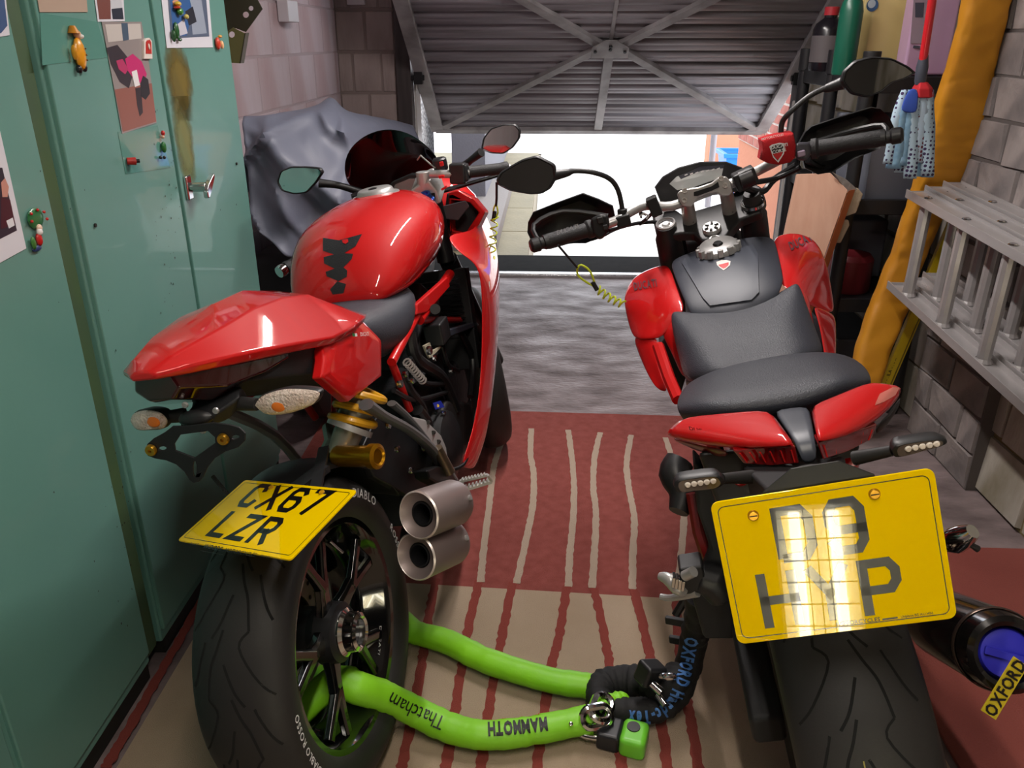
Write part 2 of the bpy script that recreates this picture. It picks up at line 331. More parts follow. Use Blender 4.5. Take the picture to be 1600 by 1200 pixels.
# pebbledash wall on the left, grey side wall beyond it
w=struct(MB().box((-1.55,6.6,1.0),(.9,2.9,2.4)).build('wall_pebbledash',M('pebbledash',(232,230,230),.9,col2=(70,66,66),ns=38,amt=.35,bump=1,bs=60,detail=2)))
w.name='wall_left_outer'
gw=struct(MB().box((-.72,10.2,.75),(.30,5.4,1.9)).build('wall_grey',M('grey_render',(104,102,110),.85,bump=.3))); gw.name='wall_garden'
struct(MB().box((-.62,7.2,-.0),(.5,2.6,.16)).build('trim_12',M('kerb_stone',(120,112,108),.8,bump=.3)))
# house on the right: brick above, terracotta render below
TER=M('terracotta_render',(196,128,100),.85,bump=.3,bs=40)
struct(MB().box((3.2,9.4,.45),(2.9,.2,1.3)).build('wall_terracotta',TER)); 
hw=block_wall('wall_house',(1.62,5.4,.62),(0,1,0),(0,0,1),(-1,0,0),1.9,1.6,.225,.075,M('pink_brick',(186,116,104),.85,col2=(156,88,78),ns=9),M('brick_mortar',(206,196,188),.9),pname='brick',joint=.012,proud=.004,jit=.001)
struct(MB().box((1.70,6.35,.28),(.14,1.9,.68)).build('trim_13',TER))
o=MB().cyl((1.49,7.7,-.05),(1.49,7.7,1.6),.028).build('gate_post',M('post_grey',(150,148,156),.5,.3)); tag(o,'slim grey metal post standing on the driveway beyond the door','post')
wb=thing('recycling_box','bright blue plastic recycling box seen through the door opening','box',(2.0,8.3,.3))
c=Vector((2.06,8.5,-.037)); a=[Vector((x,y,0)) for x,y in((-.32,-.22),(.32,-.22),(.32,.22),(-.32,.22))]; BLU=M('blue_plastic',(30,120,215),.4)
MB().loft([[c+p*.82+Vector((0,0,0)) for p in a],[c+p+Vector((0,0,.377)) for p in a],[c+p*.95+Vector((0,0,.377)) for p in a],[c+p*.78+Vector((0,0,.02)) for p in a]]).build('tub',BLU,wb,smooth=0,bevel=.01)
MB().loft([[c+p*1.08+Vector((0,0,.367)) for p in a],[c+p*1.10+Vector((0,0,.412)) for p in a],[c+p*.96+Vector((0,0,.412)) for p in a],[c+p*.95+Vector((0,0,.367)) for p in a]]).build('rim',BLU,wb,smooth=0,bevel=.006)
gb=thing('wheelie_bin','dark green plastic bin partly hidden behind the dash beyond the doorway','bin',(2.0,7.7,-.06)); GRN=M('bin_green',(14,82,58),.45)
MB().loft([[Vector((2.02,7.7,0))+p*.8+Vector((0,0,z)) for p in a] for z in(-.055,.08)]).build('body',GRN,gb,smooth=0,bevel=.02)
MB().box((2.02,7.7,.092),(.54,.38,.022)).build('lid',GRN,gb,bevel=.008)
# ---------------------------------------------------------------- green steel cabinets
CX=-.923
CAB=mat('green_enamel',(94,142,132),.36,coat=.25,col2=(108,156,146),ns=1.6,amt=.6,bump=.05,bs=14,detail=6,rv=.08)
CABD=mat('green_enamel_edge',(72,96,58),.5,col2=(60,84,66),ns=6)
RUST=M('rust_stain',(126,112,44),.7,col2=(86,140,120),ns=9,amt=.8,detail=7); SPK=M('chipped_paint',(34,30,26),.7)
def cabinet(y0,y1,split,label):
    t=thing('steel_cabinet',label,'cabinet',(CX-.15,(y0+y1)/2,0))
    MB().box((CX-.135,(y0+y1)/2,.93),(.255,y1-y0,1.78)).build('body',CAB,t,bevel=.006)
    MB().box((CX-.135,(y0+y1)/2,.02),(.25,y1-y0-.02,.04)).build('plinth',M('cabinet_plinth',(24,24,20),.6),t)
    for a,b in split:
        MB().box((CX-.006,(a+b)/2,.945),(.014,b-a-.006,1.745)).build('door',CAB,t,bevel=.004)
    return t
c2=cabinet(1.555,2.503,[(1.56,2.025),(2.035,2.50)],'green steel cabinet with chrome lever handle beside the sport motorcycle')
c1=cabinet(.55,1.49,[(.56,1.02),(1.03,1.485)],'green steel cabinet nearest the camera, a second matching cupboard')
MB().box((CX-.03,1.522,.93),(.03,.055,1.78)).build('edge_strip',CABD,c2,bevel=.008)
def cp(px,py): return P(px,py,x=CX+.0015)
# brown stain and chips on the further cabinet
dr=[o for o in c2.children if o.name.startswith('door')][1]
def stain(poly,cols,nm,sc):
    """old rust and oil marks with ragged, fading edges"""
    m=mat(nm,cols[0],.6,col2=cols[1],ns=14,amt=.7,detail=7,stretch=(1,1,.5)); nt=m.node_tree; L=nt.links; bs=nt.nodes['Principled BSDF']
    tc=nt.nodes.new('ShaderNodeTexCoord'); mp=nt.nodes.new('ShaderNodeMapping'); mp.inputs['Scale'].default_value=sc; L.new(tc.outputs['Object'],mp.inputs[0])
    gr=nt.nodes.new('ShaderNodeTexGradient'); gr.gradient_type='SPHERICAL'; L.new(mp.outputs[0],gr.inputs[0]); n=nt.nodes.new('ShaderNodeTexNoise'); n.inputs['Scale'].default_value=26; n.inputs['Detail'].default_value=7; L.new(tc.outputs['Object'],n.inputs['Vector'])
    ma=nt.nodes.new('ShaderNodeMath'); ma.operation='MULTIPLY_ADD'; ma.inputs[1].default_value=2.2; L.new(n.outputs[0],ma.inputs[2]); L.new(gr.outputs['Fac'],ma.inputs[0])
    mr=nt.nodes.new('ShaderNodeMapRange'); mr.inputs[1].default_value=.80; mr.inputs[2].default_value=1.9; mr.inputs[4].default_value=.92; L.new(ma.outputs[0],mr.inputs[0]); L.new(mr.outputs[0],bs.inputs['Alpha'])
    MB().prism([cp(*q) for q in poly],(.0005,0,0)).build('rust_patch',m,dr,smooth=0)
stain([(245,68),(305,72),(312,190),(256,186)],((128,108,30),(92,84,36)),'rust_a',(1,11,8))
stain([(258,150),(302,150),(318,290),(270,290)],((134,124,66),(110,130,92)),'rust_b',(1,15,7))
mb=MB(); random.seed(7)
for i in range(90):
    q=random.choice([(random.gauss(265,8),random.uniform(170,500)),(random.uniform(60,400),random.uniform(250,900)),(random.gauss(190,14),random.uniform(700,980)),(random.uniform(240,300),random.uniform(150,400))])
    r=random.choice((.0012,.0018,.0026)); p=cp(*q)
    if p.y<1.0 or p.z<.05: continue
    mb.add([p+Vector((.0012,math.cos(a)*r*random.uniform(.6,1),math.sin(a)*r*random.uniform(.6,1.6))) for a in [k*PI/3 for k in range(6)]],[(0,1,2,3,4,5)])
mb.build('paint_chip',SPK,c2,kind='stuff')
MB().cyl(cp(148,352),cp(148,352)+Vector((.003,0,0)),.004).build('rivet',SPK,c2)
MB().cyl(cp(369,256),cp(369,256)+Vector((.003,0,0)),.004).build('rivet',SPK,c2)
# lever handle
h=cp(292,293)
hd=MB().box(h+Vector((.004,0,0)),(.010,.030,.062)).build('handle',CHR,dr,bevel=.004)
MB().cyl(h+Vector((.006,.004,0)),h+Vector((.04,.012,.0)),.011,.009).cyl(h+Vector((.036,.010,0)),h+Vector((.05,.016,0)),.014,.012).build('spindle',CHR,hd,bevel=.001) if False else MB().cyl(h+Vector((.006,.004,0)),h+Vector((.045,.012,.0)),.011,.013).build('handle_spindle',CHR,dr,bevel=.001)
MB().loft([[h+Vector((.046+x,.01+t*.05,-.012+t*.035+z)) for x,z in((-.006,-w_),(.007,-w_),(.007,w_),(-.006,w_))] for t,w_ in((-.2,.008),(0,.016),(.4,.013),(1,.006))]).build('handle_lever',CHR,dr,bevel=.003)
# papers
def paper(name,q,m,label,th=.0008,cat='photo'):
    mb=MB().prism([cp(*k)+Vector((.0006,0,0)) for k in q],(th,0,0)); o=mb.build(name,m,smooth=0); return tag(o,label,cat)
def patch(par,q,col,dx=.0016,name='print'):
    return MB().prism([cp(*k)+Vector((dx,0,0)) for k in q],(.0002,0,0)).build(name,M('print_%d_%d_%d'%col,col,.4),par,smooth=0)
PW=M('photo_paper',(214,214,222),.45)
o=paper('photo_print',[(-30,205),(-1,205),(40,388),(0,410),(-30,426)],PW,'large white bordered photo on the nearest cabinet, with a santa magnet at its corner')
patch(o,[(-30,262),(2,262),(25,360),(-30,388)],(44,38,50)); patch(o,[(0,285),(6,278),(12,292),(10,308),(2,308)],(196,140,124),.0019); patch(o,[(0,308),(14,312),(22,350),(0,358)],(70,24,34),.0019); patch(o,[(8,345),(18,340),(21,352),(12,357)],(220,220,225),.0021)
o=paper('photo_print',[(-20,-40),(4,-40),(14,55),(-20,60)],PW,'photo cut off by the top left corner of the picture',); patch(o,[(-20,-30),(2,-30),(10,40),(0,52),(-20,52)],(60,86,130))
paper('paper_note',[(48,-60),(130,-60),(136,19),(61,19)],M('buff_paper',(172,150,132),.7),'plain buff paper note above the fisherman magnet',cat='note')
o=paper('photo_print',[(142,-40),(190,-40),(194,33),(152,34)],PW,'small street snapshot above the pink motorcycle photo')
patch(o,[(146,-30),(170,-30),(172,30),(154,30)],(120,70,62)); patch(o,[(170,-5),(188,-5),(190,12),(173,14)],(196,200,206)); patch(o,[(173,14),(190,12),(192,30),(175,30)],(40,46,60))
o=paper('photo_print',[(158,34),(220,34),(232,100),(244,192),(190,209),(176,130)],M('photo_garage_tone',(150,142,140),.3,coat=.6),'tall photo of a pink motorcycle parked on a red floor')
patch(o,[(178,140),(236,130),(243,190),(191,206)],(146,92,80)); patch(o,[(163,38),(218,37),(220,60),(168,66)],(196,190,184)); patch(o,[(188,36),(198,36),(200,62),(191,64)],(70,90,110),.0019)
patch(o,[(165,75),(182,70),(200,92),(206,118),(200,138),(186,128),(172,100)],(52,44,52),.0018); patch(o,[(194,92),(206,84),(220,96),(228,116),(222,132),(208,124),(198,110)],(196,40,110),.0020)
patch(o,[(180,95),(190,92),(199,108),(194,116),(184,108)],(180,50,100),.0021); patch(o,[(222,118),(230,124),(233,146),(226,156),(219,150),(218,130)],(38,36,42),.0021); patch(o,[(204,112),(212,109),(217,133),(209,136)],(230,230,230),.0023)
patch(o,[(210,138),(219,136),(222,176),(217,182),(213,165)],(50,38,44),.0019)
o=paper('photo_print',[(246,-50),(322,-50),(332,74),(260,75)],PW,'white bordered snapshot of seated people above the lever handle')
patch(o,[(258,-40),(318,-40),(326,57),(266,60)],(86,98,120)); patch(o,[(262,-20),(290,-25),(300,20),(290,56),(270,56)],(52,94,150),.0018); patch(o,[(295,0),(312,-10),(322,52),(300,54)],(150,160,176),.0018); patch(o,[(288,18),(300,10),(306,34),(294,40)],(40,42,52),.002); patch(o,[(268,2),(276,-4),(280,12),(272,16)],(206,150,120),.002)
patch(o,[(276,38),(286,30),(292,52),(280,56)],(196,196,206),.002)
# clear plastic sleeves behind them read as a slightly glossier green
SLV=M('clear_sleeve',(92,146,134),.12,coat=.5)
for q,l in(([(62,20),(152,34),(168,90),(66,102)],'clear plastic pocket around the fisherman magnet'),([(184,206),(246,196),(266,262),(196,272)],'clear plastic pocket below the pink motorcycle photo')):
    tag(MB().prism([cp(*k) for k in q],(.0004,0,0)).build('plastic_sleeve',SLV,smooth=0),l,'sleeve')
# fridge magnets
def mg(name,label,px,py): return thing(name,label,'magnet',cp(px,py))
def blob(t,name,px,py,r,col,dx=.006,rough=.35): 
    return MB().ball(cp(px,py)+Vector((dx,0,0)),r,12).build(name,M('glaze_%d_%d_%d'%col,col,rough,coat=.4),t)
U=1.0
t=mg('fisherman_magnet','fisherman figure magnet in yellow oilskin coat and hat',118,80)
blob(t,'coat',120,84,(.009,.017,.030),(222,152,20)); blob(t,'face',116,54,(.007,.008,.008),(224,180,150)); MB().cyl(cp(110,52)+Vector((.006,0,0)),cp(108,40)+Vector((.006,0,0)),.012,.005,12).build('hat',M('glaze_h',(196,128,30),.4),t)
blob(t,'beard',118,57,(.008,.005,.005),(235,235,235),.009)
for q in((119,108),(127,106)): blob(t,'boot',*q,(.006,.006,.008),(22,24,30))
blob(t,'sleeve',109,82,(.006,.004,.014),(222,152,20),.009)
for q in((122,76),(124,86),(125,94)): blob(t,'button',*q,.0016,(90,50,20),.015)
t=mg('santa_magnet','santa wreath magnet with green garland beside the large photo',55,360)
blob(t,'garland',53,341,(.004,.024,.019),(36,110,60),.003); blob(t,'face',56,356,(.005,.007,.007),(232,200,180),.006); blob(t,'beard',56,362,(.005,.007,.007),(235,232,230),.007)
blob(t,'suit',57,374,(.005,.008,.012),(196,34,30),.005); blob(t,'base',55,388,(.004,.014,.006),(40,60,110),.003); blob(t,'sack',48,380,(.004,.006,.012),(60,120,50),.005)
for q in((42,334),(52,328),(62,331),(67,342),(43,346)): blob(t,'berry',*q,.0028,(200,30,30),.008)
t=mg('parrot_magnet','green and red crocodile shaped magnet on the white bordered snapshot',272,40); t.name='creature_magnet'
blob(t,'body',272,48,(.006,.010,.020),(34,92,44)); blob(t,'head',276,18,(.008,.013,.009),(60,130,50),.008); blob(t,'cap',272,6,(.008,.014,.006),(204,170,40),.009); blob(t,'cap_band',271,12,(.009,.013,.003),(200,60,30),.009)
blob(t,'arm',285,26,(.006,.010,.006),(190,176,90),.01); blob(t,'leg',266,56,(.006,.005,.014),(28,80,40),.008); blob(t,'foot',276,62,(.005,.008,.004),(30,84,44),.008)
t=mg('face_magnet','small red hooded face magnet at snapshot corner near cabinet edge',337,68)
blob(t,'hood',337,68,(.007,.011,.016),(206,60,40)); blob(t,'face',341,70,(.006,.007,.011),(232,180,130),.010); blob(t,'fringe',338,57,(.006,.009,.004),(226,160,50),.010)
t=mg('arch_magnet','red and white arched badge magnet beside pink motorcycle photo',227,75)
MB().prism([cp(*k)+Vector((.001,0,0)) for k in((221,64),(224,60),(229,59),(233,64),(234,92),(221,92))],(.006,0,0)).build('badge_body',M('glaze_w',(226,216,208),.4),t,bevel=.001)
MB().prism([cp(*k)+Vector((.007,0,0)) for k in((223,66),(225,63),(229,62),(231,66),(232,84),(223,84))],(.0008,0,0)).build('badge_face',M('glaze_r2',(186,44,34),.4),t); blob(t,'figure',227,73,(.002,.003,.007),(236,226,214),.009)
t=mg('elf_magnet','small green elf figure magnet below the pink motorcycle photo',251,232)
blob(t,'coat',252,230,(.006,.008,.013),(40,110,50)); blob(t,'face',250,214,(.005,.004,.004),(226,180,150)); blob(t,'hat',250,208,(.005,.005,.006),(200,36,36),.007)
for q in((247,246),(253,246)): blob(t,'boot',*q,(.004,.004,.004),(26,26,30))
t=mg('pin_magnet','stubby red cylinder pin magnet on the green cabinet',205,252)
p=cp(198,252); MB().cyl(p,p+Vector((.016,.010,-.001)),.0075,.0085).build('barrel',M('glaze_pin',(178,44,40),.45),t,bevel=.001); MB().cyl(p+Vector((.016,.010,-.001)),p+Vector((.022,.014,-.001)),.004).build('tip',DGM,t)
# perforated brackets hung from the top of the wall
OLV=M('olive_bracket',(70,62,48),.5,.3)
t=thing('perforated_bracket','olive metal bracket with round holes hanging at the cabinet corner','bracket',P(375,35,y=2.62))
def pp(px,py,y): return P(px,py,y=y)
def circ(px,py,r,y,n=10): return [pp(px+r*math.cos(2*PI*k/n),py+r*math.sin(2*PI*k/n),y) for k in range(n)]
MB().slab([pp(*q,2.6) for q in((352,-20),(392,-20),(410,14),(384,50),(368,44),(352,52),(347,14))],[circ(392,13,4,2.6),circ(384,23,5,2.6)],(0,.004,0)).build('upper_plate',OLV,t)
MB().slab([pp(*q,2.585) for q in((354,50),(364,43),(382,52),(374,99),(360,98))],[circ(362,54,5,2.585)],(0,.004,0)).build('lower_plate',M('olive_light',(124,116,74),.5,.3),t)
MB().prism([pp(*q,2.585) for q in((382,52),(384,51),(376,99),(374,99))],(0,.03,0)).build('flange',OLV,t)
# ---------------------------------------------------------------- rug
RR=mat('rug_red',(168,86,78),.95,col2=(146,68,60),ns=30,bump=.8,bs=500); RCm=mat('rug_cream',(206,184,160),.95,col2=(180,156,130),ns=4,amt=.7,bump=.8,bs=500,detail=8)
DST=mat('rug_stripe_dark',(152,66,56),.95,bump=.8,bs=500); LST=mat('rug_stripe_light',(200,178,158),.95,bump=.8,bs=500)
rug=thing('rug','red and cream striped rug lying between the two motorcycles','rug',(0,1.5,0))
def rp(px,py,z=.008): return P(px,py,z=z)
MB().prism([(-.88,1.885,0),(.86,1.80,0),(.86,2.99,0),(-.88,3.03,0)],(0,0,.008)).build('red_field',RR,rug)
MB().prism([(-.88,.2,0),(.86,.2,0),(.86,1.80,0),(-.88,1.885,0)],(0,0,.008)).build('cream_field',RCm,rug)
def dens(pts,n):
    v,_=smooth([Vector(p) for p in pts],[0]*len(pts),n); return v
up=[[(791,673),(775,717),(769,746),(764,793),(756,857),(751,910)],[(830,670),(829,711),(834,743),(832,793),(822,844),(807,912)],[(888,672),(894,720),(897,770),(894,830),(890,870),(888,917)],
 [(938,676),(929,715),(927,760),(931,800),(929,860),(925,919)],[(986,680),(979,725),(983,765),(991,810),(989,860),(988,921)],[(1040,684),(1056,740),(1068,790),(1066,850),(1058,925)]]
for q in up: MB().ribbon([rp(*p,.0085) for p in dens([(a,b,0) for a,b in q],14) for p in [(p.x,p.y)]],.021,(0,0,1),.0016,.0016).build('light_stripe',LST,rug,smooth=0)
dn=[[(681,904),(665,990),(655,1060),(629,1192),(622,1240)],[(749,907),(728,1000),(716,1080),(698,1192),(690,1240)],[(801,910),(785,990),(768,1080),(752,1192),(742,1250)],[(886,915),(874,990),(858,1060),(840,1192),(834,1250)],[(928,919),(944,990),(955,1060),(970,1192),(978,1250)],[(990,921),(1010,1000),(1026,1080),(1042,1192),(1050,1250)],[(1055,925),(1064,1040),(1080,1130),(1096,1230)],[(345,890),(300,965),(255,1045),(200,1140),(165,1200)]]
for q in dn: MB().ribbon([rp(*p,.0085) for p in dens([(a,b,0) for a,b in q],16) for p in [(p.x,p.y)]],.023,(0,0,1),.0014,.0026).build('dark_stripe',DST,rug,smooth=0)
tag(MB().box((1.17,1.06,.005),(.58,2.09,.010)).build('floor_mat',mat('plain_red_mat',(150,78,68),.95,col2=(130,62,54),ns=3,bump=.5,bs=300),bevel=.002),'plain brick red floor mat under the naked motorcycle by the right wall','mat')
# ---------------------------------------------------------------- motorcycles: shared builders
def wheel(par,pre,c,R_,w,rot=None,spokes=5,side=1,tread=True,letter=True,nut=True,spm=None):
    """axis along local x; theta from +y (forward) towards +z"""
    c=Vector(c); rm=rot or Matrix.Identity(3)
    def W(x,r,th): return c+rm@Vector((x,r*math.cos(th),r*math.sin(th)))
    ax=rm@Vector((1,0,0)); rr=R_*.70
    prof=[(rr-.004,-.34*w),(rr,-.385*w),(.745*R_,-.45*w),(.80*R_,-.495*w),(.86*R_,-.5*w),(.905*R_,-.465*w),(.945*R_,-.385*w),(.975*R_,-.27*w),(.993*R_,-.14*w),(R_,0)]
    prof=prof+[(a,-b) for a,b in reversed(prof[:-1])]
    ty=MB().lathe(prof,c,ax,72,closed=True).build(pre+'_tyre',RUB,par,smooth=60)
    def TS(th,h):   # surface of the tread
        h=max(-.49,min(.49,h)); 
        for (a,b),(a2,b2) in zip(prof,prof[1:]):
            if a>.9*R_ or a2>.9*R_:
                if b<=h*w<=b2: return W(h*w,(a+(a2-a)*(h*w-b)/(b2-b))+.0004,th)
        return W(h*w,R_*.9,th)
    if tread:
        mb=MB(); k=9
        for i in range(k):
            t0=2*PI*i/k
            for sg,ph in((1,0),(-1,.5)):
                t=t0+ph*2*PI/k
                for pl,wd in(([(0,.04),(.10,.10),(.20,.17),(.36,.21)],.0045),([(.36,.21),(.44,.13),(.62,.30),(.70,.42)],.004),([(.06,.24),(.22,.33),(.30,.40)],.0045),([(.52,-.02),(.66,.07),(.74,.16)],.0045)):
                    v,_=smooth([Vector((a,b,0)) for a,b in pl],[0]*len(pl),4)
                    pts=[TS(t+sg*0+q.x,sg*q.y) for q in v]
                    mid=pts[len(pts)//2]-c; n=(mid-ax*(mid.dot(ax))).normalized()+ax*(.9*sg*abs(v[len(v)//2].y)*2)
                    mb.ribbon(pts,wd,n)
        mb.build('tread_groove',M('groove_black',(6,6,6),.9),ty,smooth=0,weld=False,recalc=False)
        mb=MB()
        for i in range(10):
            t0=2*PI*i/10+.1
            mb.ribbon([TS(t0+.3*abs(q)*1.2,q) for q in[-.44+.88*j/14 for j in range(15)]],.0008,(rm@Vector((0,math.cos(t0),math.sin(t0)))))
        mb.build('mould_line',M('mould_grey',(48,47,46),.8),ty,smooth=0,weld=False,recalc=False,kind='stuff')
    # rim
    lip=.40*w
    prf=[(rr+.004,-lip),(rr-.008,-lip+.002),(rr-.016,-lip+.012),(rr-.022,-lip+.03),(rr-.040,-lip+.05),(rr-.046,0),(rr-.040,lip-.05),(rr-.022,lip-.03),(rr-.016,lip-.012),(rr-.008,lip-.002),(rr+.004,lip),(rr-.006,lip-.02),(rr-.006,-lip+.02)]
    rim=MB().lathe(prf,c,ax,64,closed=True).build(pre+'_rim',GLB,par,smooth=40)
    for i in range(spokes):
        t=2*PI*i/spokes+.35
        mb=MB()
        def arm(t0,r0,t1,r1,w0,w1,x0,x1,d=.022):
            A=[];p0=W(x0,r0,t0);p1=W(x1,r1,t1); dr=(p1-p0).normalized(); sd=dr.cross(ax).normalized()
            mb.loft([[p+sd*a*ww/2+ax*b*dd/2 for a,b in((-1,-.6),(-.6,-1),(.6,-1),(1,-.6),(1,.6),(.6,1),(-.6,1),(-1,.6))] for p,ww,dd in((p0,w0,d*1.2),(p0.lerp(p1,.5),(w0+w1)*.42,d),(p1,w1,d))])
        arm(t,.05,t,rr*.52,.05,.036,side*.030,side*.042)
        for s_ in(-1,1): arm(t,rr*.48,t+s_*.20,rr-.022,.026,.024,side*.042,side*.046,.018)
        mb.build('spoke',spm or GLB,rim,bevel=.002)
    hub=MB().lathe([(.0,-.07),(.048,-.07),(.055,-.05),(.05,0),(.062,.02),(.058,.055),(.045,.062),(0,.062)],c,ax,28).build(pre+'_hub',BLK,par)
    disc=MB().lathe([(.075,-.052),(.122,-.052),(.122,-.047),(.075,-.047)],c,ax,40,closed=True).build(pre+'_brake_disc',STL,par)
    mb=MB()
    for i in range(24):
        t=2*PI*i/24; r=.088 if i%2 else .106; mb.cyl(W(-.046,r,t),W(-.0455,r,t),.005,n=8)
    mb.build('disc_hole',SPK,disc,smooth=0,kind='stuff')
    if nut:
        n_=MB().lathe([(.024,.052),(.046,.052),(.047,.066),(.040,.072),(.037,.092),(.030,.096),(.026,.092),(.024,.070)],c,ax,36,closed=True).build('wheel_nut',CHR,par,smooth=30)
        mb=MB()
        for i in range(12):
            t=2*PI*i/12; mb.box(W(.081,.0365,t),(.016,.005,.006),rm.to_3x3()@Matrix.Rotation(t,3,'X'))
        mb.build('nut_lug',CHR,n_,smooth=0); MB().lathe([(.0,.075),(.024,.075),(.024,.08),(.0,.08)],c,ax,20).build('axle_bore',BLK,n_)
    return dict(W=W,tyre=ty,rim=rim,ax=ax,w=w,R=R_,rr=rr)
def arc_text(wh,txt,th0,r,h,size,m,par,x,bold=.01,out=1,name='sidewall_lettering',dirn=-1,sx=1,sp=.12):
    W=wh['W'];ax=wh['ax']
    def path(s):
        th=th0+dirn*s/r; p=W(x,r,th); rad=(W(x,r+.01,th)-p).normalized(); return p,(ax.cross(rad)*(1 if dirn>0 else -1)),rad
    return text(txt,None,None,None,size,m,par,bold,name,path=path,sx=sx,sp=sp)
def mirror_unit(par,lens,stem,th=.022,label=None,hm=None,n_out=(0,-1,0)):
    """lens: outline points; housing behind; stem: polyline with radii"""
    lens=[Vector(p) for p in lens]; c=sum(lens,Vector())/len(lens); n=Vector((0,0,0))
    for i in range(len(lens)): n+=(lens[i]-c).cross(lens[(i+1)%len(lens)]-c)
    n.normalize(); 
    if n.dot(Vector(n_out))<0: n=-n
    ls=[]
    for i in range(len(lens)):
        p,q,r_=lens[i-1],lens[i],lens[(i+1)%len(lens)]; ls+=[q.lerp(p,.18),q*.9+(p+r_)*.05,q.lerp(r_,.18)]
    rg=lambda k,d:[c+(p-c)*k+n*d for p in ls]
    h=MB().loft([rg(.97,-.001),rg(1.03,.003),rg(1.08,.001),rg(1.10,-.008),rg(1.0,-th),rg(.7,-th*1.5),rg(.2,-th*1.7)]).build('mirror_housing',hm or BLK,par,smooth=50)
    MB().add(rg(.98,.0012),[tuple(range(len(ls)))]).build('mirror_glass',MIR,h,smooth=0)
    MB().tube([p for p,_ in stem],[r for _,r in stem],12,sm=5).build('mirror_stem',BLK,par)
    return h
def bolt(mb,p,n,r=.006,h=.005): p=Vector(p);n=Vector(n).normalized(); mb.lathe([(0,h),(r*.5,h),(r*.55,h*.4),(r*.6,h),(r*.9,h),(r,h*.6),(r,0)],p,n,10)
# ---------------------------------------------------------------- motorcycle A : faired sport machine
FA=Frame(-.389,1.268,.175,.135,.0132); a=FA.q
A=thing('sport_motorcycle','red faired sport motorcycle with black wheels beside the green cabinets','motorcycle',None,FA.M)
wA=wheel(A,'rear',(0,0,.315),.315,.178)
for tx,t0,sz in(('DIABLO',1.08,.026),('ROSSO',.30,.022)): arc_text(wA,tx,t0,.262,0,sz,WHT,wA['tyre'],.0895,bold=.012 if tx=='DIABLO' else 0,dirn=-1,sx=1.15)
arc_text(wA,'DIABLO ROSSO',PI+.35,.262,0,.018,WHT,wA['tyre'],.0895,dirn=-1)
arc_text(wA,'DUCATI',-.62,wA['rr']-.03,0,.015,WHT,wA['rim'],.052,name='rim_sticker',bold=.01,dirn=-1)
MB().lathe([(.07,-.075),(.108,-.075),(.112,-.070),(.108,-.066),(.07,-.066)],(0,0,.315),(1,0,0),40,closed=True).build('rear_sprocket',M('sprocket_brown',(110,84,66),.5,.7),A)
# valve and caliper seen between the spokes
MB().box((-.05,-.02,.44),(.05,.10,.045)).build('rear_caliper',BLK,A,bevel=.008); MB().cyl((.02,.11,.455),(.035,.12,.42),.004).build('tyre_valve',CHR,A)
# front wheel, steered left
RF=Matrix.Rotation(R(20),3,'Z'); wheel(A,'front',(0.0,1.478,.30),.30,.125,rot=RF,spokes=5,nut=False,tread=False)
# swingarm, hugger, chain
mb=MB(); mb.loft([[Vector((x,y,z)) for x,z in((-.075-wd,zc-h),(-.075,zc-h),(-.075,zc+h),(-.075-wd,zc+h))] for y,zc,h,wd in((-.07,.315,.02,.04),(0,.32,.06,.06),(.10,.335,.055,.055),(.25,.36,.05,.05),(.42,.37,.06,.05))]); 
mb.loft([[Vector((x,y,z)) for x,z in((-.12,.30),(.10,.30),(.12,.36),(.10,.44),(-.12,.44))] for y in(.40,.44,.52)]); mb.build('swingarm',BLKM,A,bevel=.012)
def arcsheet(t0,t1,r,ws,n=10,drop=.02):
    rows=[]
    for i in range(n+1):
        t=t0+(t1-t0)*i/n; wv=ws[0]+(ws[1]-ws[0])*i/n
        rows.append([Vector((k*wv,(r-(drop*(abs(k)**3)))*math.cos(t),.315+(r-(drop*(abs(k)**3)))*math.sin(t))) for k in(-1,-.8,-.4,0,.4,.8,1)])
    return rows
MB().loft(arcsheet(R(92),R(22),.345,(.06,.115)),False,False).build('rear_hugger',M('hugger_black',(24,24,26),.38),A,sub=1,solid=.005)
hp=MB().prism([a(590,650,x=.10),a(640,655,x=.12),a(700,735,x=.13),a(706,775,x=.13),a(640,775,x=.115),a(585,745,x=.10),a(566,700,x=.10)],(-.02,0,0)).build('heel_plate',BLK,A,bevel=.004)
mb=MB()
for q in((604,665),(618,702),(640,735),(660,700)): bolt(mb,a(*q,x=.13),(1,0,0),.008,.008)
mb.build('bolt',CHR,hp)
# rear shock: yellow spring, damper body, gold reservoir
p0=a(552,655,y=.20); p1=a(530,712,y=.16); dr=(p1-p0).normalized()
sh=MB().tube([p0-dr*.06,p0,p0+dr*.02,p1],[.034,.034,.030,.026],20).build('shock_body',M('shock_grey',(138,134,120),.4,.6),A)
sp=[]; 
for i in range(90):
    t=i/89; an=t*2*PI*3.2; u=dr.cross(Vector((1,0,0))).normalized(); v=dr.cross(u); sp.append(p0-dr*.075+dr*.085*t+(u*math.cos(an)+v*math.sin(an))*.043)
MB().tube(sp,.0085,8).build('shock_spring',YSP,sh)
MB().lathe([(.030,0),(.047,0),(.047,.012),(.030,.012)],p0+dr*.012,dr,24,closed=True).build('spring_collar',ALU,sh)
MB().lathe([(.0,-.075),(.019,-.075),(.021,-.07),(.021,.01),(.025,.012),(.025,.028),(.018,.032),(.014,.028),(0,.028)],a(572,713,y=.12),(a(572,713,y=.12)-a(500,712,y=.15)),24).build('gas_reservoir',GOLD,A)
MB().tube([a(500,722,y=.2),a(520,690,y=.2),a(512,668,y=.25)],[.012,.018,.012],10).build('shock_linkage',M('pale_link',(126,140,128),.4,.5),A)
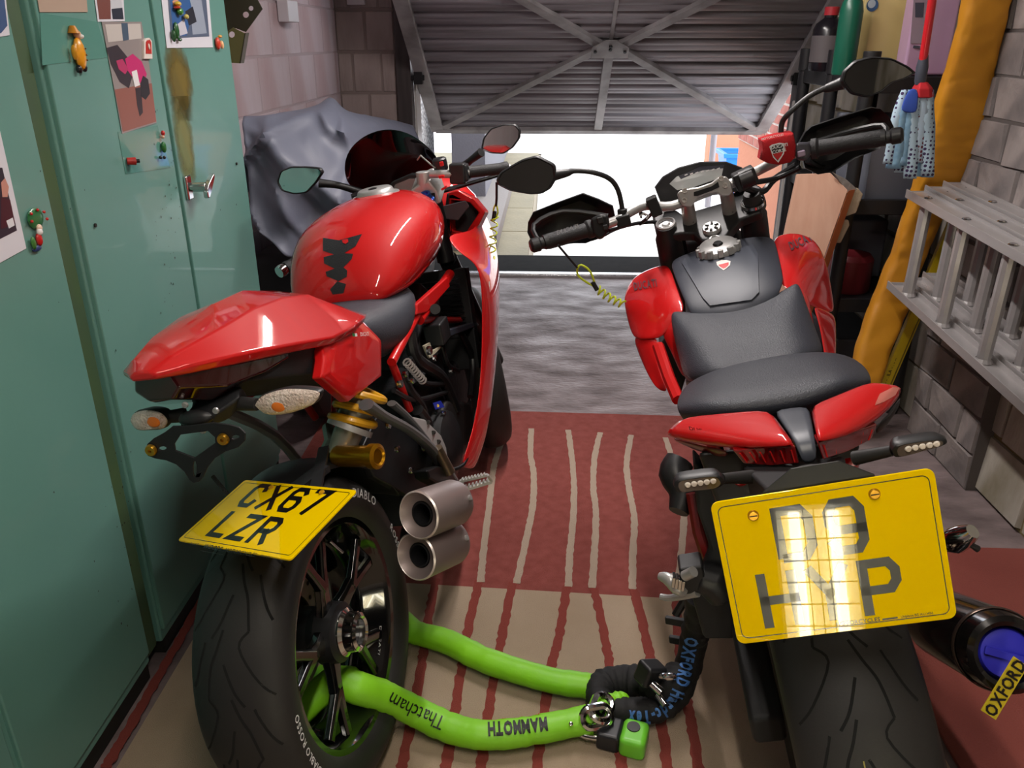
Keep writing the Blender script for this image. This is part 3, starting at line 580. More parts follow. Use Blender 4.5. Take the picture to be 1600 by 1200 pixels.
# ---- tail: cowl, undertray, lamp, side panels
def halfloft(rings,name,m,par,**k):
    rs=[]
    for y,pr in rings:
        r=[Vector((x,y,z)) for x,z in pr]; l=[Vector((-x,y,z)) for x,z in reversed(pr) if x>1e-6]; rs.append(r+l)
    n=min(len(r) for r in rs); return MB().loft(rs).build(name,m,par,**k)
halfloft([(-.225,[(.0,.966),(.012,.965),(.022,.960),(.018,.952)]),(-.19,[(0,.982),(.034,.976),(.060,.957),(.052,.944)]),(-.10,[(0,.992),(.060,.982),(.108,.940),(.100,.924)]),(.0,[(0,1.0),(.072,.984),(.138,.915),(.128,.900)]),
 (.10,[(0,.995),(.078,.972),(.152,.888),(.142,.874)]),(.20,[(0,.965),(.074,.948),(.150,.874),(.140,.860)]),(.29,[(0,.915),(.066,.906),(.138,.866),(.128,.852)]),(.345,[(0,.868),(.05,.866),(.118,.856),(.110,.846)])],'tail_cowl',RED,A,smooth=28,bevel=.006,bseg=3)
halfloft([(-.17,[(0,.944),(.05,.942),(.062,.915),(.03,.895)]),(-.08,[(0,.935),(.088,.92),(.092,.885),(.05,.86)]),(.05,[(0,.92),(.118,.895),(.115,.84),(.06,.81)]),(.18,[(0,.90),(.125,.875),(.12,.80),(.07,.76)]),(.34,[(0,.86),(.11,.85),(.10,.76),(.06,.70)])],'undertray',BLKM,A,smooth=30,bevel=.005)
tl=halfloft([(-.205,[(0,.955),(.03,.952),(.038,.93),(.02,.912)]),(-.15,[(0,.945),(.068,.938),(.080,.905),(.045,.884)]),(-.07,[(0,.935),(.096,.925),(.104,.895),(.06,.872)]),(0.0,[(0,.92),(.112,.912),(.112,.892),(.07,.872)])],'tail_light',LENSD,A,smooth=40,bevel=.004)
for x in(-.03,.0,.03): MB().ball((x,-.165,.915),(.008,.004,.006),8).build('led',M('red_glow',(200,20,10),.2),tl)
for sx in(1,-1):
    q=[(.118,.129,.912),(.126,.20,.898),(.124,.285,.872),(.140,.335,.80),(.140,.29,.735),(.136,.12,.752),(.142,.03,.838),(.140,.06,.86)]
    out=[Vector((sx*x,y,z)) for x,y,z in q]; c=sum(out,Vector())/8+Vector((sx*.026,0,0))
    mb=MB(); m1=[p.lerp(c,.16)+Vector((sx*.002,0,0)) for p in out]; inn=[p-Vector((sx*.02,0,0)) for p in out]
    mb.loft([inn,out,m1]); o=mb.build('side_panel',RED,A,smooth=25,bevel=.004)
    if sx==1:
        u=(a(595,522,x=.137)-a(560,524,x=.135)).normalized(); v=Vector((1,0,0)).cross(u).normalized(); 
        if v.z<0: v=-v
        p=a(551,526,x=.149)
        for i,cl in enumerate(((20,110,60),(225,225,225),(190,20,25))): MB().prism([p+u*(.010*i)+v*.0,p+u*(.010*(i+1)),p+u*(.010*(i+1))+v*.006,p+u*(.010*i)+v*.006],(.0006,0,0)).build('flag_band',M('flag%d'%i,cl,.4),o,smooth=0)
        text('DUCATI',p+u*.036,u,v,.011,WHT,o,.01,sp=.05)
# passenger/rider seat between cowl and tank
halfloft([(.26,[(0,.885),(.08,.88),(.12,.85),(.10,.80)]),(.36,[(0,.872),(.10,.868),(.155,.83),(.13,.73)]),(.46,[(0,.858),(.11,.855),(.165,.81),(.14,.70)]),(.56,[(0,.858),(.10,.855),(.16,.82),(.14,.72)]),(.66,[(0,.87),(.09,.865),(.14,.84),(.12,.77)])],'rider_seat',M('seat_grey_vinyl',(54,57,66),.55,bump=.2,bs=400),A,sub=2)
# ---- tank
halfloft([(.465,[(0,.885),(.06,.88),(.100,.862),(.105,.845),(.06,.838)]),(.52,[(0,.965),(.075,.955),(.135,.91),(.140,.845),(.07,.83)]),(.60,[(0,1.015),(.085,1.005),(.170,.955),(.160,.845),(.09,.82)]),(.70,[(0,1.035),(.09,1.027),(.195,.985),(.165,.85),(.09,.82)]),(.82,[(0,1.045),(.09,1.038),(.198,.985),(.160,.86),(.09,.82)]),(.93,[(0,1.04),(.085,1.032),(.165,.975),(.140,.87),(.09,.82)]),(1.0,[(0,1.015),(.07,1.01),(.125,.965),(.11,.87),(.08,.83)])],'fuel_tank',RED,A,sub=2)
fc=MB().lathe([(0,.012),(.040,.012),(.046,.008),(.050,-.002),(.062,-.004),(.064,-.010)],(0,.86,1.040),(0,-.02,1),36).build('fuel_cap',ALU,A)
MB().ball((.0,.845,1.052),(.012,.016,.003),10).build('cap_lock',DGM,fc)
# carbon tank pad, four stacked chevrons
pad=[(505,372),(530,376),(535,383),(566,366),(556,385),(538,396),(552,397),(550,405),(537,418),(543,423),(542,433),(528,440),(541,444),(537,458),(520,460),(516,452),(528,439),(511,432),(509,425),(523,420),(507,412),(506,402),(522,398),(505,392)]
def tankpt(px,py):
    best=a(px,py,y=.55)
    # march the ray to the tank's rear upper face: approximate plane through four rings
    for y in [i*.004+.47 for i in range(60)]:
        p=a(px,py,y=y); t=min(1,max(0,(y-.465)/.135)); top=.885+(1.015-.885)*(t**.62); 
        if p.z<=top-.10*max(0,abs(p.x)-.07)/.1+.012: return p
    return best
_dg=None
def oncast(objs,fr,px,py,off=.0012):
    """first hit of a sight line on some built parts, pulled off the surface a little"""
    o=fr.I@CO; d=(fr.I.to_3x3()@ray(px,py)).normalized(); best=None
    for ob in objs:
        dg=bpy.context.evaluated_depsgraph_get(); e=ob.evaluated_get(dg); base=ORG[ob]
        ok,loc,nn,_=e.ray_cast(o-base,d)
        if ok and (best is None or (loc+base-o).length<best[0]): best=((loc+base-o).length,loc+base,nn)
    if best is None: return None
    return best[1]+best[2]*off
def decal(objs,fr,poly,m,par,name,off=.0012,k=5):
    """a thin sticker wrapped over curved bodywork: the polygon is triangulated finely and laid on the surface"""
    bm=bmesh.new(); vs=[bm.verts.new((x,y,0)) for x,y in poly]; bm.faces.new(vs); bmesh.ops.triangulate(bm,faces=bm.faces)
    for _ in range(k):
        ed=[e for e in bm.edges if e.calc_length()>7]
        if not ed: break
        bmesh.ops.subdivide_edges(bm,edges=ed,cuts=1); bmesh.ops.triangulate(bm,faces=bm.faces)
    bm.verts.ensure_lookup_table(); bm.verts.index_update()
    pts=[oncast(objs,fr,v.co.x,v.co.y,off) for v in bm.verts]; fs=[tuple(v.index for v in f.verts) for f in bm.faces]; bm.free()
    fs=[f for f in fs if all(pts[i] is not None for i in f)]; used=sorted({i for f in fs for i in f}); mp={i:k for k,i in enumerate(used)}
    if not used: return None
    return MB().add([pts[i] for i in used],[tuple(mp[i] for i in f) for f in fs]).build(name,m,par,smooth=60,recalc=False)
class World: M=Matrix.Identity(4); I=Matrix.Identity(4)
_gf={}
def fine(ch,bold,el=.11):
    if (ch,bold) not in _gf:
        vs,fs,w=glyph(ch,bold); bm=bmesh.new(); bv=[bm.verts.new(v) for v in vs]
        for f in fs:
            try: bm.faces.new([bv[i] for i in f])
            except ValueError: pass
        bmesh.ops.remove_doubles(bm,verts=bm.verts,dist=1e-5); bmesh.ops.triangulate(bm,faces=bm.faces)
        for _ in range(5):
            ed=[e for e in bm.edges if e.calc_length()>el]
            if not ed: break
            bmesh.ops.subdivide_edges(bm,edges=ed,cuts=1); bmesh.ops.triangulate(bm,faces=bm.faces)
        bm.verts.index_update(); bm.verts.ensure_lookup_table(); _gf[(ch,bold)]=([v.co.copy() for v in bm.verts],[tuple(v.index for v in f.verts) for f in bm.faces],w); bm.free()
    return _gf[(ch,bold)]
def pxtext(objs,fr,txt,path,size,m,par,bold=0,sx=1,sp=.07,off=.0012,name='lettering',ups=1):
    """print wrapped on a curved surface: glyph outlines are dropped onto the part along sight lines"""
    bpy.context.view_layer.update(); path=[Vector((x,y,0)) for x,y in path]; path,_=smooth(path,[0]*len(path),6)
    L=[0]
    for p,q in zip(path,path[1:]): L.append(L[-1]+(q-p).length)
    x=0; mb=MB()
    for ch in txt:
        vs,fs,wd_=fine(ch,bold) if ch!=' ' else ([],[],.25)
        s_=(x+wd_/2)*size*sx; x+=wd_+sp
        if not vs: continue
        k=max([i for i in range(len(L)-1) if L[i]<=s_] or [0]); t=(s_-L[k])/(L[k+1]-L[k]); p=path[k].lerp(path[k+1],t)
        e0=path[max(0,k-3)];e1=path[min(len(path)-1,k+4)]; d=(e1-e0).normalized(); u=Vector((d.y,-d.x,0))*ups
        pts=[]
        for v in vs:
            q=p+d*((v.x-wd_/2)*size*sx)+u*(v.y*size); pts.append(oncast(objs,fr,q.x,q.y,off))
        f2=[f for f in fs if all(pts[i] is not None for i in f)]
        mb.add([q if q is not None else Vector() for q in pts],f2)
    used=sorted({i for f in mb.f for i in f}); mp={i:k for k,i in enumerate(used)}
    if used: return MB().add([mb.v[i] for i in used],[tuple(mp[i] for i in f) for f in mb.f]).build(name,m,par,smooth=0,weld=False,recalc=False)
bpy.context.view_layer.update()
tank=[o for o in A.children if o.name.startswith('fuel_tank')][0]
for seg in ([0,1,2,3,4,5,22,23],[5,6,7,8,9,20,21,22][0:0] or [5,6,7,8,19,20,21,22],[8,9,10,11,16,17,18,19],[11,12,13,14,15,16]):
    decal([tank],FA,[pad[i] for i in seg],CARB,tank,'tank_pad')
decal([tank],FA,[(535,376),(544,374),(545,379),(540,382),(536,380)],M('badge_red',(190,20,25),.4),tank,'pad_badge',.0022)
# ---- red trellis frame and lower tank side strips
mb=MB()
for p,q,r in((a(651,492,x=.135),a(612,566,x=.135),.0105),(a(703,428,x=.15),a(655,500,x=.135),.013),(a(716,430,x=.12),a(722,500,x=.11),.011),(a(655,500,x=.12),a(722,500,x=.11),.009),(a(612,566,x=.13),a(640,640,x=.12),.009)):
    mb.cyl(p,q,r)
mb.mir(); mb.build('trellis_frame',DRED,A)
sp_=[a(667,470,x=.155),a(690,458,x=.16)]
MB().prism([a(652,475,x=.15),a(700,432,x=.165),a(704,448,x=.165),a(668,488,x=.15),a(652,492,x=.15)],(-.015,0,0)).build('frame_gusset',RED,A,bevel=.004)
MB().cyl(a(680,483,x=.155),a(680,483,x=.165),.013).build('frame_plug',BLK,A)
# ---- engine bay
mb=MB(); mb.box((0,.66,.50),(.22,.26,.22)).box((0,.80,.66),(.18,.16,.24),(R(-35),0,0)).box((0,.90,.42),(.17,.30,.15),(R(8),0,0)).box((0,.55,.36),(.24,.2,.18)); mb.build('engine_block',M('engine_dark',(34,34,37),.5,.3,bump=.2,bs=60),A,bevel=.012)
cc=MB().lathe([(0,.045),(.06,.045),(.085,.032),(.09,0)],(.115,.60,.42),(1,0,0),28).build('clutch_cover',BLK,A,smooth=30)
mb=MB()
for i in range(8): bolt(mb,(.118,.60+.088*math.cos(i*PI/4),.42+.088*math.sin(i*PI/4)),(1,0,0),.007,.012)
mb.build('cover_bolt',CHR,cc)
MB().prism([a(*q,x=.135) for q in((700,625),(735,628),(742,655),(738,700),(722,716),(700,690),(690,650))],(-.04,0,0)).build('side_cover',M('cover_black',(40,38,38),.45),A,bevel=.012)
bx=MB().box(a(683,518,x=.13),(.05,.075,.06)).build('coil_box',BLK,A,bevel=.006)
ht=MB().prism([a(*q,x=.15) for q in((700,515),(745,502),(750,508),(705,526))],(-.02,.0,0)).build('air_scoop',M('scoop_grey',(58,62,74),.35),A,bevel=.004)
st=MB().prism([a(*q,x=.140) for q in((676,630),(688,626),(694,636),(680,640))],(.0012,0,0)).build('warning_sticker',M('sticker_blue',(34,50,160),.4),A,smooth=0); MB().cyl(a(684,634,x=.1415),a(684,634,x=.1422),.004).build('sticker_dot',M('sticker_yel',(240,200,60),.4),st)
mb=MB()
for pts,r in (([(640,560),(655,590),(668,600),(700,600)],.008),([(625,580),(640,610),(660,640),(662,690)],.012),([(690,540),(700,570),(716,580)],.007),([(640,520),(650,560),(690,590),(712,640)],.016),([(615,610),(650,625),(700,612)],.006),([(652,640),(668,665),(662,700)],.015),([(720,520),(738,560),(735,620)],.01)):
    mb.tube([a(*q,x=.13) for q in pts],r,10,sm=4)
mb.build('hose',M('hose_black',(22,22,24),.4),A,kind=None)
mb=MB(); v=[a(*q,x=.142) for q in((636,566),(660,594))]
for i in range(9): 
    p=v[0].lerp(v[1],i/8); mb.lathe([(.007,0),(.011,0),(.011,.002),(.007,.002)],p,(v[1]-v[0]),10,closed=True)
mb.build('hose_spring',STL,A)
mb=MB()
for q in((668,548,10),(676,560,8),(630,585,7),(702,580,6),(640,596,6),(709,672,7),(712,700,6),(622,600,8),(690,646,5)):
    mb=MB(); bolt(mb,a(q[0],q[1],x=.142),(1,0,0),q[2]*.0011,.01); mb.build('engine_bolt',CHR,A)
MB().prism([a(*q,x=.138) for q in((663,540),(672,535),(676,548),(690,540),(688,545),(672,560),(668,552))],(-.006,0,0)).build('cable_bracket',M('bracket_beige',(180,172,150),.5),A,bevel=.001)
rad=MB().box((.02,1.03,.62),(.26,.04,.30),(R(-12),0,0)).build('radiator',BLK,A,bevel=.004)
mb=MB()
for i in range(18): mb.box((.02,1.005+.0*i,.50+i*.0145),(.22,.012,.003))
mb.build('radiator_fin',DGM,rad,smooth=0)
# ---- side fairings
SF=[((692,367,.86),(745,357,1.04),(.13,1.36,.93)),((716,396,.83),(761,398,1.0),(.15,1.42,.85)),((743,408,.84),(767,432,.97),(.16,1.43,.76)),((753,440,.84),(771,470,.95),(.155,1.38,.66)),((753,520,.80),(770,540,.90),(.15,1.26,.54)),((751,600,.74),(765,605,.84),(.14,1.16,.46)),((738,680,.62),(748,684,.74),(.12,1.06,.38)),((716,732,.50),(726,737,.62),(.09,.95,.30))]
for sx in(1,-1):
    rows=[]
    for e,s_,f in SF:
        E=a(e[0],e[1],y=e[2]); Sx=a(s_[0],s_[1],y=s_[2]); Fv=Vector(f)
        if Sx.x<E.x+.004: Sx.x=E.x+.004
        rows.append([Vector((sx*p.x,p.y,p.z)) for p in (E,E.lerp(Sx,.5)+Vector((.002,0,0)),Sx,Sx.lerp(Fv,.5)+Vector((.012,0,0)),Fv)])
    fo=MB().loft(rows,False,False).build('side_fairing',RED,A,sub=2,solid=.007)
    if sx==1:
        MB().tube([a(762,440,y=.90)+Vector((.004,0,0)),a(764,520,y=.86)+Vector((.004,0,0)),a(761,600,y=.80)+Vector((.004,0,0)),a(745,680,y=.68)+Vector((.004,0,0))],.0022,6,sm=4).build('trim_stripe',WHT,fo)
# white-backed upper flank badge area and duct
mb=MB(); mb.prism([a(*q,x=.17) for q in((752,500),(764,480),(766,560),(757,575))],(.004,0,0)); mb.build('cooling_slot',BLK,A,bevel=.002)
# nose: cowl ring, inner panel, windscreen, instrument
nose=[((-1,.94),(1.12)),]
cow=[(700,300),(715,297),(740,309),(758,331),(748,352),(730,374),(704,367)]
MB().slab([a(*q,y=1.06) for q in cow],[[a(*q,y=1.06) for q in((704,312),(733,316),(748,332),(727,364),(706,359))]],(0,.05,-.01)).build('nose_cowl',RED,A,bevel=.006)
MB().prism([a(*q,y=1.10) for q in((698,302),(733,308),(752,331),(730,366),(690,366))],(0,.03,0)).build('inner_cowl',BLKM,A,bevel=.004)
MB().loft([[a(*q,y=y0) for q in pl] for y0,pl in((1.03,[(690,322),(728,313),(734,322),(716,345),(692,342)]),(1.08,[(692,325),(722,318),(728,325),(712,340),(694,338)]))]).build('duct_panel',M('duct_grey',(66,66,72),.4),A,bevel=.003)
# closed nose body in front of the screen
halfloft([(1.14,[(0,1.04),(.10,1.03),(.19,.97),(.20,.88),(.12,.80)]),(1.30,[(0,1.03),(.10,1.01),(.17,.94),(.17,.86),(.10,.78)]),(1.45,[(0,.98),(.07,.96),(.12,.90),(.11,.84),(.07,.79)]),(1.55,[(0,.91),(.03,.90),(.05,.87),(.04,.84),(.02,.82)])],'nose_fairing',RED,A,sub=1)
W_=M('smoked_screen',(10,10,12),.08,coat=1)
scr=[[(538,262),(541,240),(556,220),(580,205),(610,199),(640,207),(662,222),(682,242),(690,262)],[(539,275),(545,255),(560,240),(585,228),(612,224),(640,230),(660,240),(680,256),(690,270)],[(545,294),(556,280),(575,268),(595,262),(615,262),(640,262),(660,268),(678,276),(690,284)],[(585,310),(592,305),(602,300),(612,298),(625,297),(640,297),(655,297),(668,297),(680,298)]]
MB().loft([[a(*q,y=y0+.05*(1-((i-4)/4)**2)) for i,q in enumerate(r)] for y0,r in zip((1.12,1.16,1.21,1.27),scr)],False,False).build('windscreen',W_,A,sub=2,solid=.004)
ins=MB().prism([a(*q,y=1.12) for q in((602,300),(612,284),(640,272),(662,272),(672,286),(668,304),(625,308))],(0,.03,0)).build('instrument_panel',BLK,A,bevel=.004)
MB().prism([a(*q,y=1.117) for q in((612,299),(618,288),(640,279),(655,279),(652,300))],(0,-.002,0)).build('display',M('lcd_grey',(112,122,120),.15,coat=1),ins,smooth=0)
# fork tops, top clamp, ignition
def seg(q0,y0,q1,y1): return a(*q0,y=y0),a(*q1,y=y1)
tc=a(662,304,y=1.0)
MB().prism([a(*q,y=1.0) for q in((640,300),(652,290),(670,282),(684,300),(690,318),(676,322),(662,314),(650,316))],(0,.07,.028)).build('top_clamp',ALU,A,bevel=.006)
MB().lathe([(0,.006),(.006,.006),(.010,.014),(.015,.014),(.017,.0),(.022,-.004),(.022,-.02)],a(666,309,y=.985),(0,-.45,1),20).build('fork_cap',M('blue_anodised',(40,80,160),.3,.8),A)
MB().cyl(a(661,282,y=1.02)-Vector((0,0,.03)),a(661,268,y=1.02),.021).build('fork_tube',ALU,A,bevel=.003)
MB().cyl((-.10,1.03,.80),(-.10,1.0,1.03),.026).cyl((.10,1.03,.80),(.10,1.02,1.0),.026).cyl((-.10,1.30,.36),(-.10,1.05,.80),.028).cyl((.10,1.36,.36),(.10,1.05,.80),.028).build('fork_leg',DGM,A)
# right clip-on, switchgear, grip, lever
g0=a(705,272,y=1.0); g1=a(797,262,y=1.06)
def along(p,q,t): return p+(q-p)*t
MB().tube([a(672,272,y=1.0),g0,g1],[.011,.011,.011],12).build('clip_on_bar',ALU,A)
MB().lathe([(.011,0),(.0165,0),(.016,.01),(.0155,.085),(.0165,.09),(.018,.10),(.018,.108),(.011,.112),(0,.112)],along(g0,g1,.30),(g1-g0),20).build('handlebar_grip',GRIP,A)
MB().box(along(g0,g1,.12),(.045,.035,.055),(0,R(8),0)).box(along(g0,g1,.24),(.02,.04,.045)).build('switch_housing',BLK,A,bevel=.006)
mb=MB(); mb.box(a(690,256,y=.99),(.010,.01,.012)).box(a(690,276,y=.985),(.016,.01,.008)).box(a(694,294,y=.985),(.018,.008,.006),(0,R(-20),0)); mb.build('red_switch',DRED,A,bevel=.002)
MB().tube([a(684,300,y=1.06),a(700,296,y=1.08),a(740,285,y=1.12),a(785,272,y=1.15)],[.006,.007,.006,.005],8,sm=3).build('brake_lever',DGM,A)
rs=MB().lathe([(0,0),(.018,0),(.020,.005),(.020,.03),(.016,.034),(0,.034)],a(690,266,y=1.02),(0,-.1,1),18).build('brake_reservoir',BLK,A)
MB().tube([a(652,250,y=1.05),a(657,243,y=1.04),a(672,256,y=1.02),a(680,262,y=1.0)],.0022,6).build('brake_line',WHT if False else STL,A)
# left clip-on (partly hidden behind the tank)
h1=a(445,420,y=.84); h0=a(485,395,y=.93)
MB().tube([(-.10,1.0,.98),h0,h1],.011,12).build('clip_on_bar',DGM,A)
MB().lathe([(.010,0),(.0165,0),(.0155,.08),(.018,.09),(.018,.10),(0,.102)],h0+(h1-h0)*.0,(h1-h0),18).build('handlebar_grip',GRIP,A)
MB().lathe([(0,0),(.016,0),(.018,.012),(.016,.022),(0,.024)],h1,(h1-h0),16).build('bar_end',CHR,A)
mb=MB(); mb.tube([a(492,410,y=.95),a(484,440,y=.95),a(492,460,y=.95)],.006,8,sm=3); mb.tube([a(480,405,y=.96),a(478,425,y=.96)],.008,8); mb.build('cable_bundle',M('red_cable',(110,20,24),.4),A)
# mirrors
ym=1.12
mirror_unit(A,[a(*q,y=ym) for q in((435,284),(440,268),(455,262),(478,262),(498,264),(502,270),(492,285),(478,300),(460,302),(442,297))],[(a(498,286,y=ym+.02),.014),(a(530,290,y=ym+.04),.010),(a(575,304,y=1.2),.012)])
mirror_unit(A,[a(*q,y=ym) for q in((754,232),(757,216),(768,202),(786,196),(804,196),(811,204),(810,216),(800,230),(786,239),(768,238))],[(a(752,238,y=ym+.03),.013),(a(736,250,y=ym+.05),.010),(a(722,262,y=1.2),.013)])
# ---- exhaust silencers
for (sx_,sy_,yy) in((654,805,.10),(650,870,.09)):
    p0=a(sx_,sy_,y=yy); ax=(Vector((.07,.20,-.07))).normalized(); 
    s_=MB().lathe([(.026,.012),(.036,.008),(.043,.0),(.0455,-.002),(.048,.0),(.0485,.006),(.0485,.115),(.045,.125),(.02,.14),(0,.14)],p0,ax,40).build('silencer',M('silencer_grey',(146,132,130),.42,.5,rv=.06),A,smooth=30)
    MB().lathe([(.043,.001),(.0455,-.0025),(.0485,.0005)],p0,ax,40).build('silencer_lip',M('pale_lip',(205,195,190),.35,.5),s_)
    MB().lathe([(.045,.004),(.032,.018),(.024,.02),(.024,.01),(.021,.01),(.021,.09),(0,.09)],p0,ax,32).build('silencer_mouth',BLK,s_)
    MB().lathe([(0,.0),(.006,0),(.006,.004),(0,.005)],p0+ax*.10+Vector((.047,0,.012)),(1,0,.3),10).build('rivet',ALU,s_)
MB().tube([(.22,.26,.38),(.15,.36,.30),(.04,.45,.24),(0,.7,.22),(.0,.95,.34)],.026,14,sm=4).build('exhaust_pipe',DGM,A)
# ---- rider and pillion footrest hangers
def plate3(pts,x,th,name,m,bev=.005,par=None): return MB().prism([a(*q,x=x) for q in pts],(-th,0,0)).build(name,m,par or A,bevel=bev)
ph=MB().tube([a(572,632,x=.150),a(600,650,x=.160),a(640,672,x=.175),a(672,700,x=.18),a(690,725,x=.18),a(706,752,x=.18)],[.018,.014,.014,.015,.016,.018],10,sm=4,flat=.7).build('pillion_hanger',M('hanger_grey',(112,112,114),.42,.4),A)
MB().tube([a(612,630,x=.158),a(640,655,x=.17),a(668,690,x=.18)],[.012,.010,.010],10,sm=3,flat=.6).build('pillion_hanger',M('hanger_grey',(0,0,0)),A)
plate3([(642,650),(665,655),(690,680),(705,715),(714,735),(706,748),(690,730),(676,700),(652,672)],.155,.012,'footrest_plate',M('satin_alu',(196,194,192),.32,.45))
mb=MB()
for q in((668,660),(676,676),(684,690)): mb.cyl(a(*q,x=.157),a(*q,x=.150)+Vector((.003,0,0)),.005)
mb.build('plate_hole',SPK,A)
MB().cyl(a(683,700,x=.19),a(702,738,x=.20),.012,.014).build('folded_pillion_peg',M('worn_brass_peg',(150,132,110),.35,.9),A)
plate3([(668,735),(684,728),(712,732),(716,748),(712,756),(690,758),(672,748)],.195,.035,'peg_pivot_block',DGM)
plate3([(694,752),(712,748),(722,764),(716,778),(704,780),(694,770)],.19,.03,'footpeg_mount',ALU)
mb=MB(); f0=a(716,768,x=.20); f1=a(768,752,x=.275); f2=a(718,752,x=.205); f3=a(762,742,x=.275)
mb.bar(f0,f1,.010,.008); mb.bar(f2,f3,.010,.006); 
for i in range(8):
    t=.12+i*.11; p=f0.lerp(f1,t); mb.box(p+Vector((0,0,.006)),(.004,.012,.008)); p=f2.lerp(f3,t); mb.box(p+Vector((0,0,.004)),(.004,.010,.006))
mb.bar(f0.lerp(f1,.1),f2.lerp(f3,.1),.008,.006); mb.bar(f1,f3,.006,.006); mb.build('footpeg',M('satin_alu',(0,0,0)),A,bevel=.001)
mb=MB(); mb.cyl(a(686,758,x=.19),a(690,778,x=.18),.005); mb.tube([a(688,756,x=.19),a(694,770,x=.185),a(690,785,x=.18)],.003,6); mb.build('brake_pedal_linkage',STL,A)
MB().tube([a(705,735,x=.17),a(724,726,x=.19),a(735,700,x=.19)],.005,8,sm=3).build('brake_pedal',DGM,A)
# left side counterparts (seen from the other side)
MB().tube([(-.13,.12,.76),(-.15,.30,.62),(-.17,.42,.46)],.012,8,sm=3).build('pillion_hanger',ALU,A); MB().bar((-.18,.44,.38),(-.27,.44,.38),.014,.012).build('footpeg',ALU,A)
MB().tube([(-.13,.62,.26),(-.18,.58,.14),(-.22,.55,.045)],[.010,.010,.010],8).build('side_stand',BLK,A)
# ---- indicators, tail bracket
def indicator(pts,yy,stalk,ball,m=GLS):
    v=[a(*q,y=yy) for q in pts]; c=sum(v,Vector())/len(v); n=Vector((0,-1,0.1)).normalized()
    ls,_=smooth(v+[v[0]],[0]*(len(v)+1),4); ls=ls[:-1]
    h=MB().loft([[c+(p-c)*k-n*d for p in ls] for k,d in((1.0,-.002),(1.04,.006),(.9,.022),(.5,.032))]).build('indicator_body',BLK,A)
    MB().loft([[c+(p-c)*k+n*d for p in ls] for k,d in((1.02,-.004),(.97,.005),(.75,.010),(.3,.012))]).build('indicator_lens',M('indicator_clear',(244,232,222),.15,coat=1,bump=.7,bs=260,col2=(206,180,166),ns=60),h)
    MB().ball(a(*ball,y=yy)+n*.011,(.012,.002,.009),12).build('indicator_bulb',AMB,h)
    MB().tube([a(*stalk[0],y=yy+.01),a(*stalk[1],y=yy+.02)],[.010,.012],12).build('indicator_stalk',RUB,A)
indicator([(399,632),(410,618),(440,608),(470,607),(496,610),(501,617),(492,630),(470,640),(440,647),(415,645)],-.14,((402,632),(370,630)),(440,632))
indicator([(206,656),(212,644),(232,640),(252,644),(263,656),(258,668),(240,671),(216,670)],-.17,((258,652),(290,648)),(246,656))
MB().loft([[a(*q,y=y0) for q in pl] for y0,pl in((-.10,[(322,600),(375,602),(392,618),(300,618)]),(-.14,[(304,628),(376,620),(360,655),(296,662)]),(-.165,[(282,655),(334,648),(330,668),(278,668)]))]).build('tail_hanger',BLKM,A,smooth=30,bevel=.006)
MB().ball(a(306,654,y=-.185),(.030,.012,.014),14).build('plate_lamp',BLK,A)
for q in((338,641),(318,672),(290,632)):
    mb=MB(); bolt(mb,a(*q,y=-.19),(0,-1,0),.005,.004); mb.build('hanger_screw',ALU,A)
yb=-.20
def br(px,py,k=3.53,ox=200,oy=420): return a(ox+px/k,oy+py/k,y=yb)
out=[(95,1000),(105,968),(140,938),(200,905),(245,870),(330,868),(470,850),(560,862),(615,878),(648,910),(645,950),(610,985),(540,1008),(480,1045),(440,1095),(415,1150),(392,1176),(360,1182),(338,1165),(310,1120),(265,1080),(210,1058),(150,1048),(108,1032)]
def hole(cx,cy,w,h,an=0,n=8):
    return [br(cx+w*math.cos(t)*math.cos(an)-h*math.sin(t)*math.sin(an),cy+w*math.cos(t)*math.sin(an)+h*math.sin(t)*math.cos(an)) for t in [2*PI*k/n+PI/8 for k in range(n)]]
pb=MB().slab([br(*q) for q in out],[[br(*q) for q in((290,916),(440,896),(478,930),(480,962),(365,1044),(262,1004),(256,968))],hole(368,1105,10,46),hole(190,992,22,12,-.15),hole(592,930,22,12,-.2)],(0,.003,.0005)).build('plate_bracket',M('bracket_black',(22,23,26),.5),A,bevel=.0008)
for q in((133,996),(530,936)):
    MB().lathe([(0,.002),(.0025,.002),(.003,.006),(.008,.006),(.0095,.003),(.0095,0)],br(*q)+Vector((0,-.001,0)),(0,-1,0),18).build('brass_screw',BRS,pb)
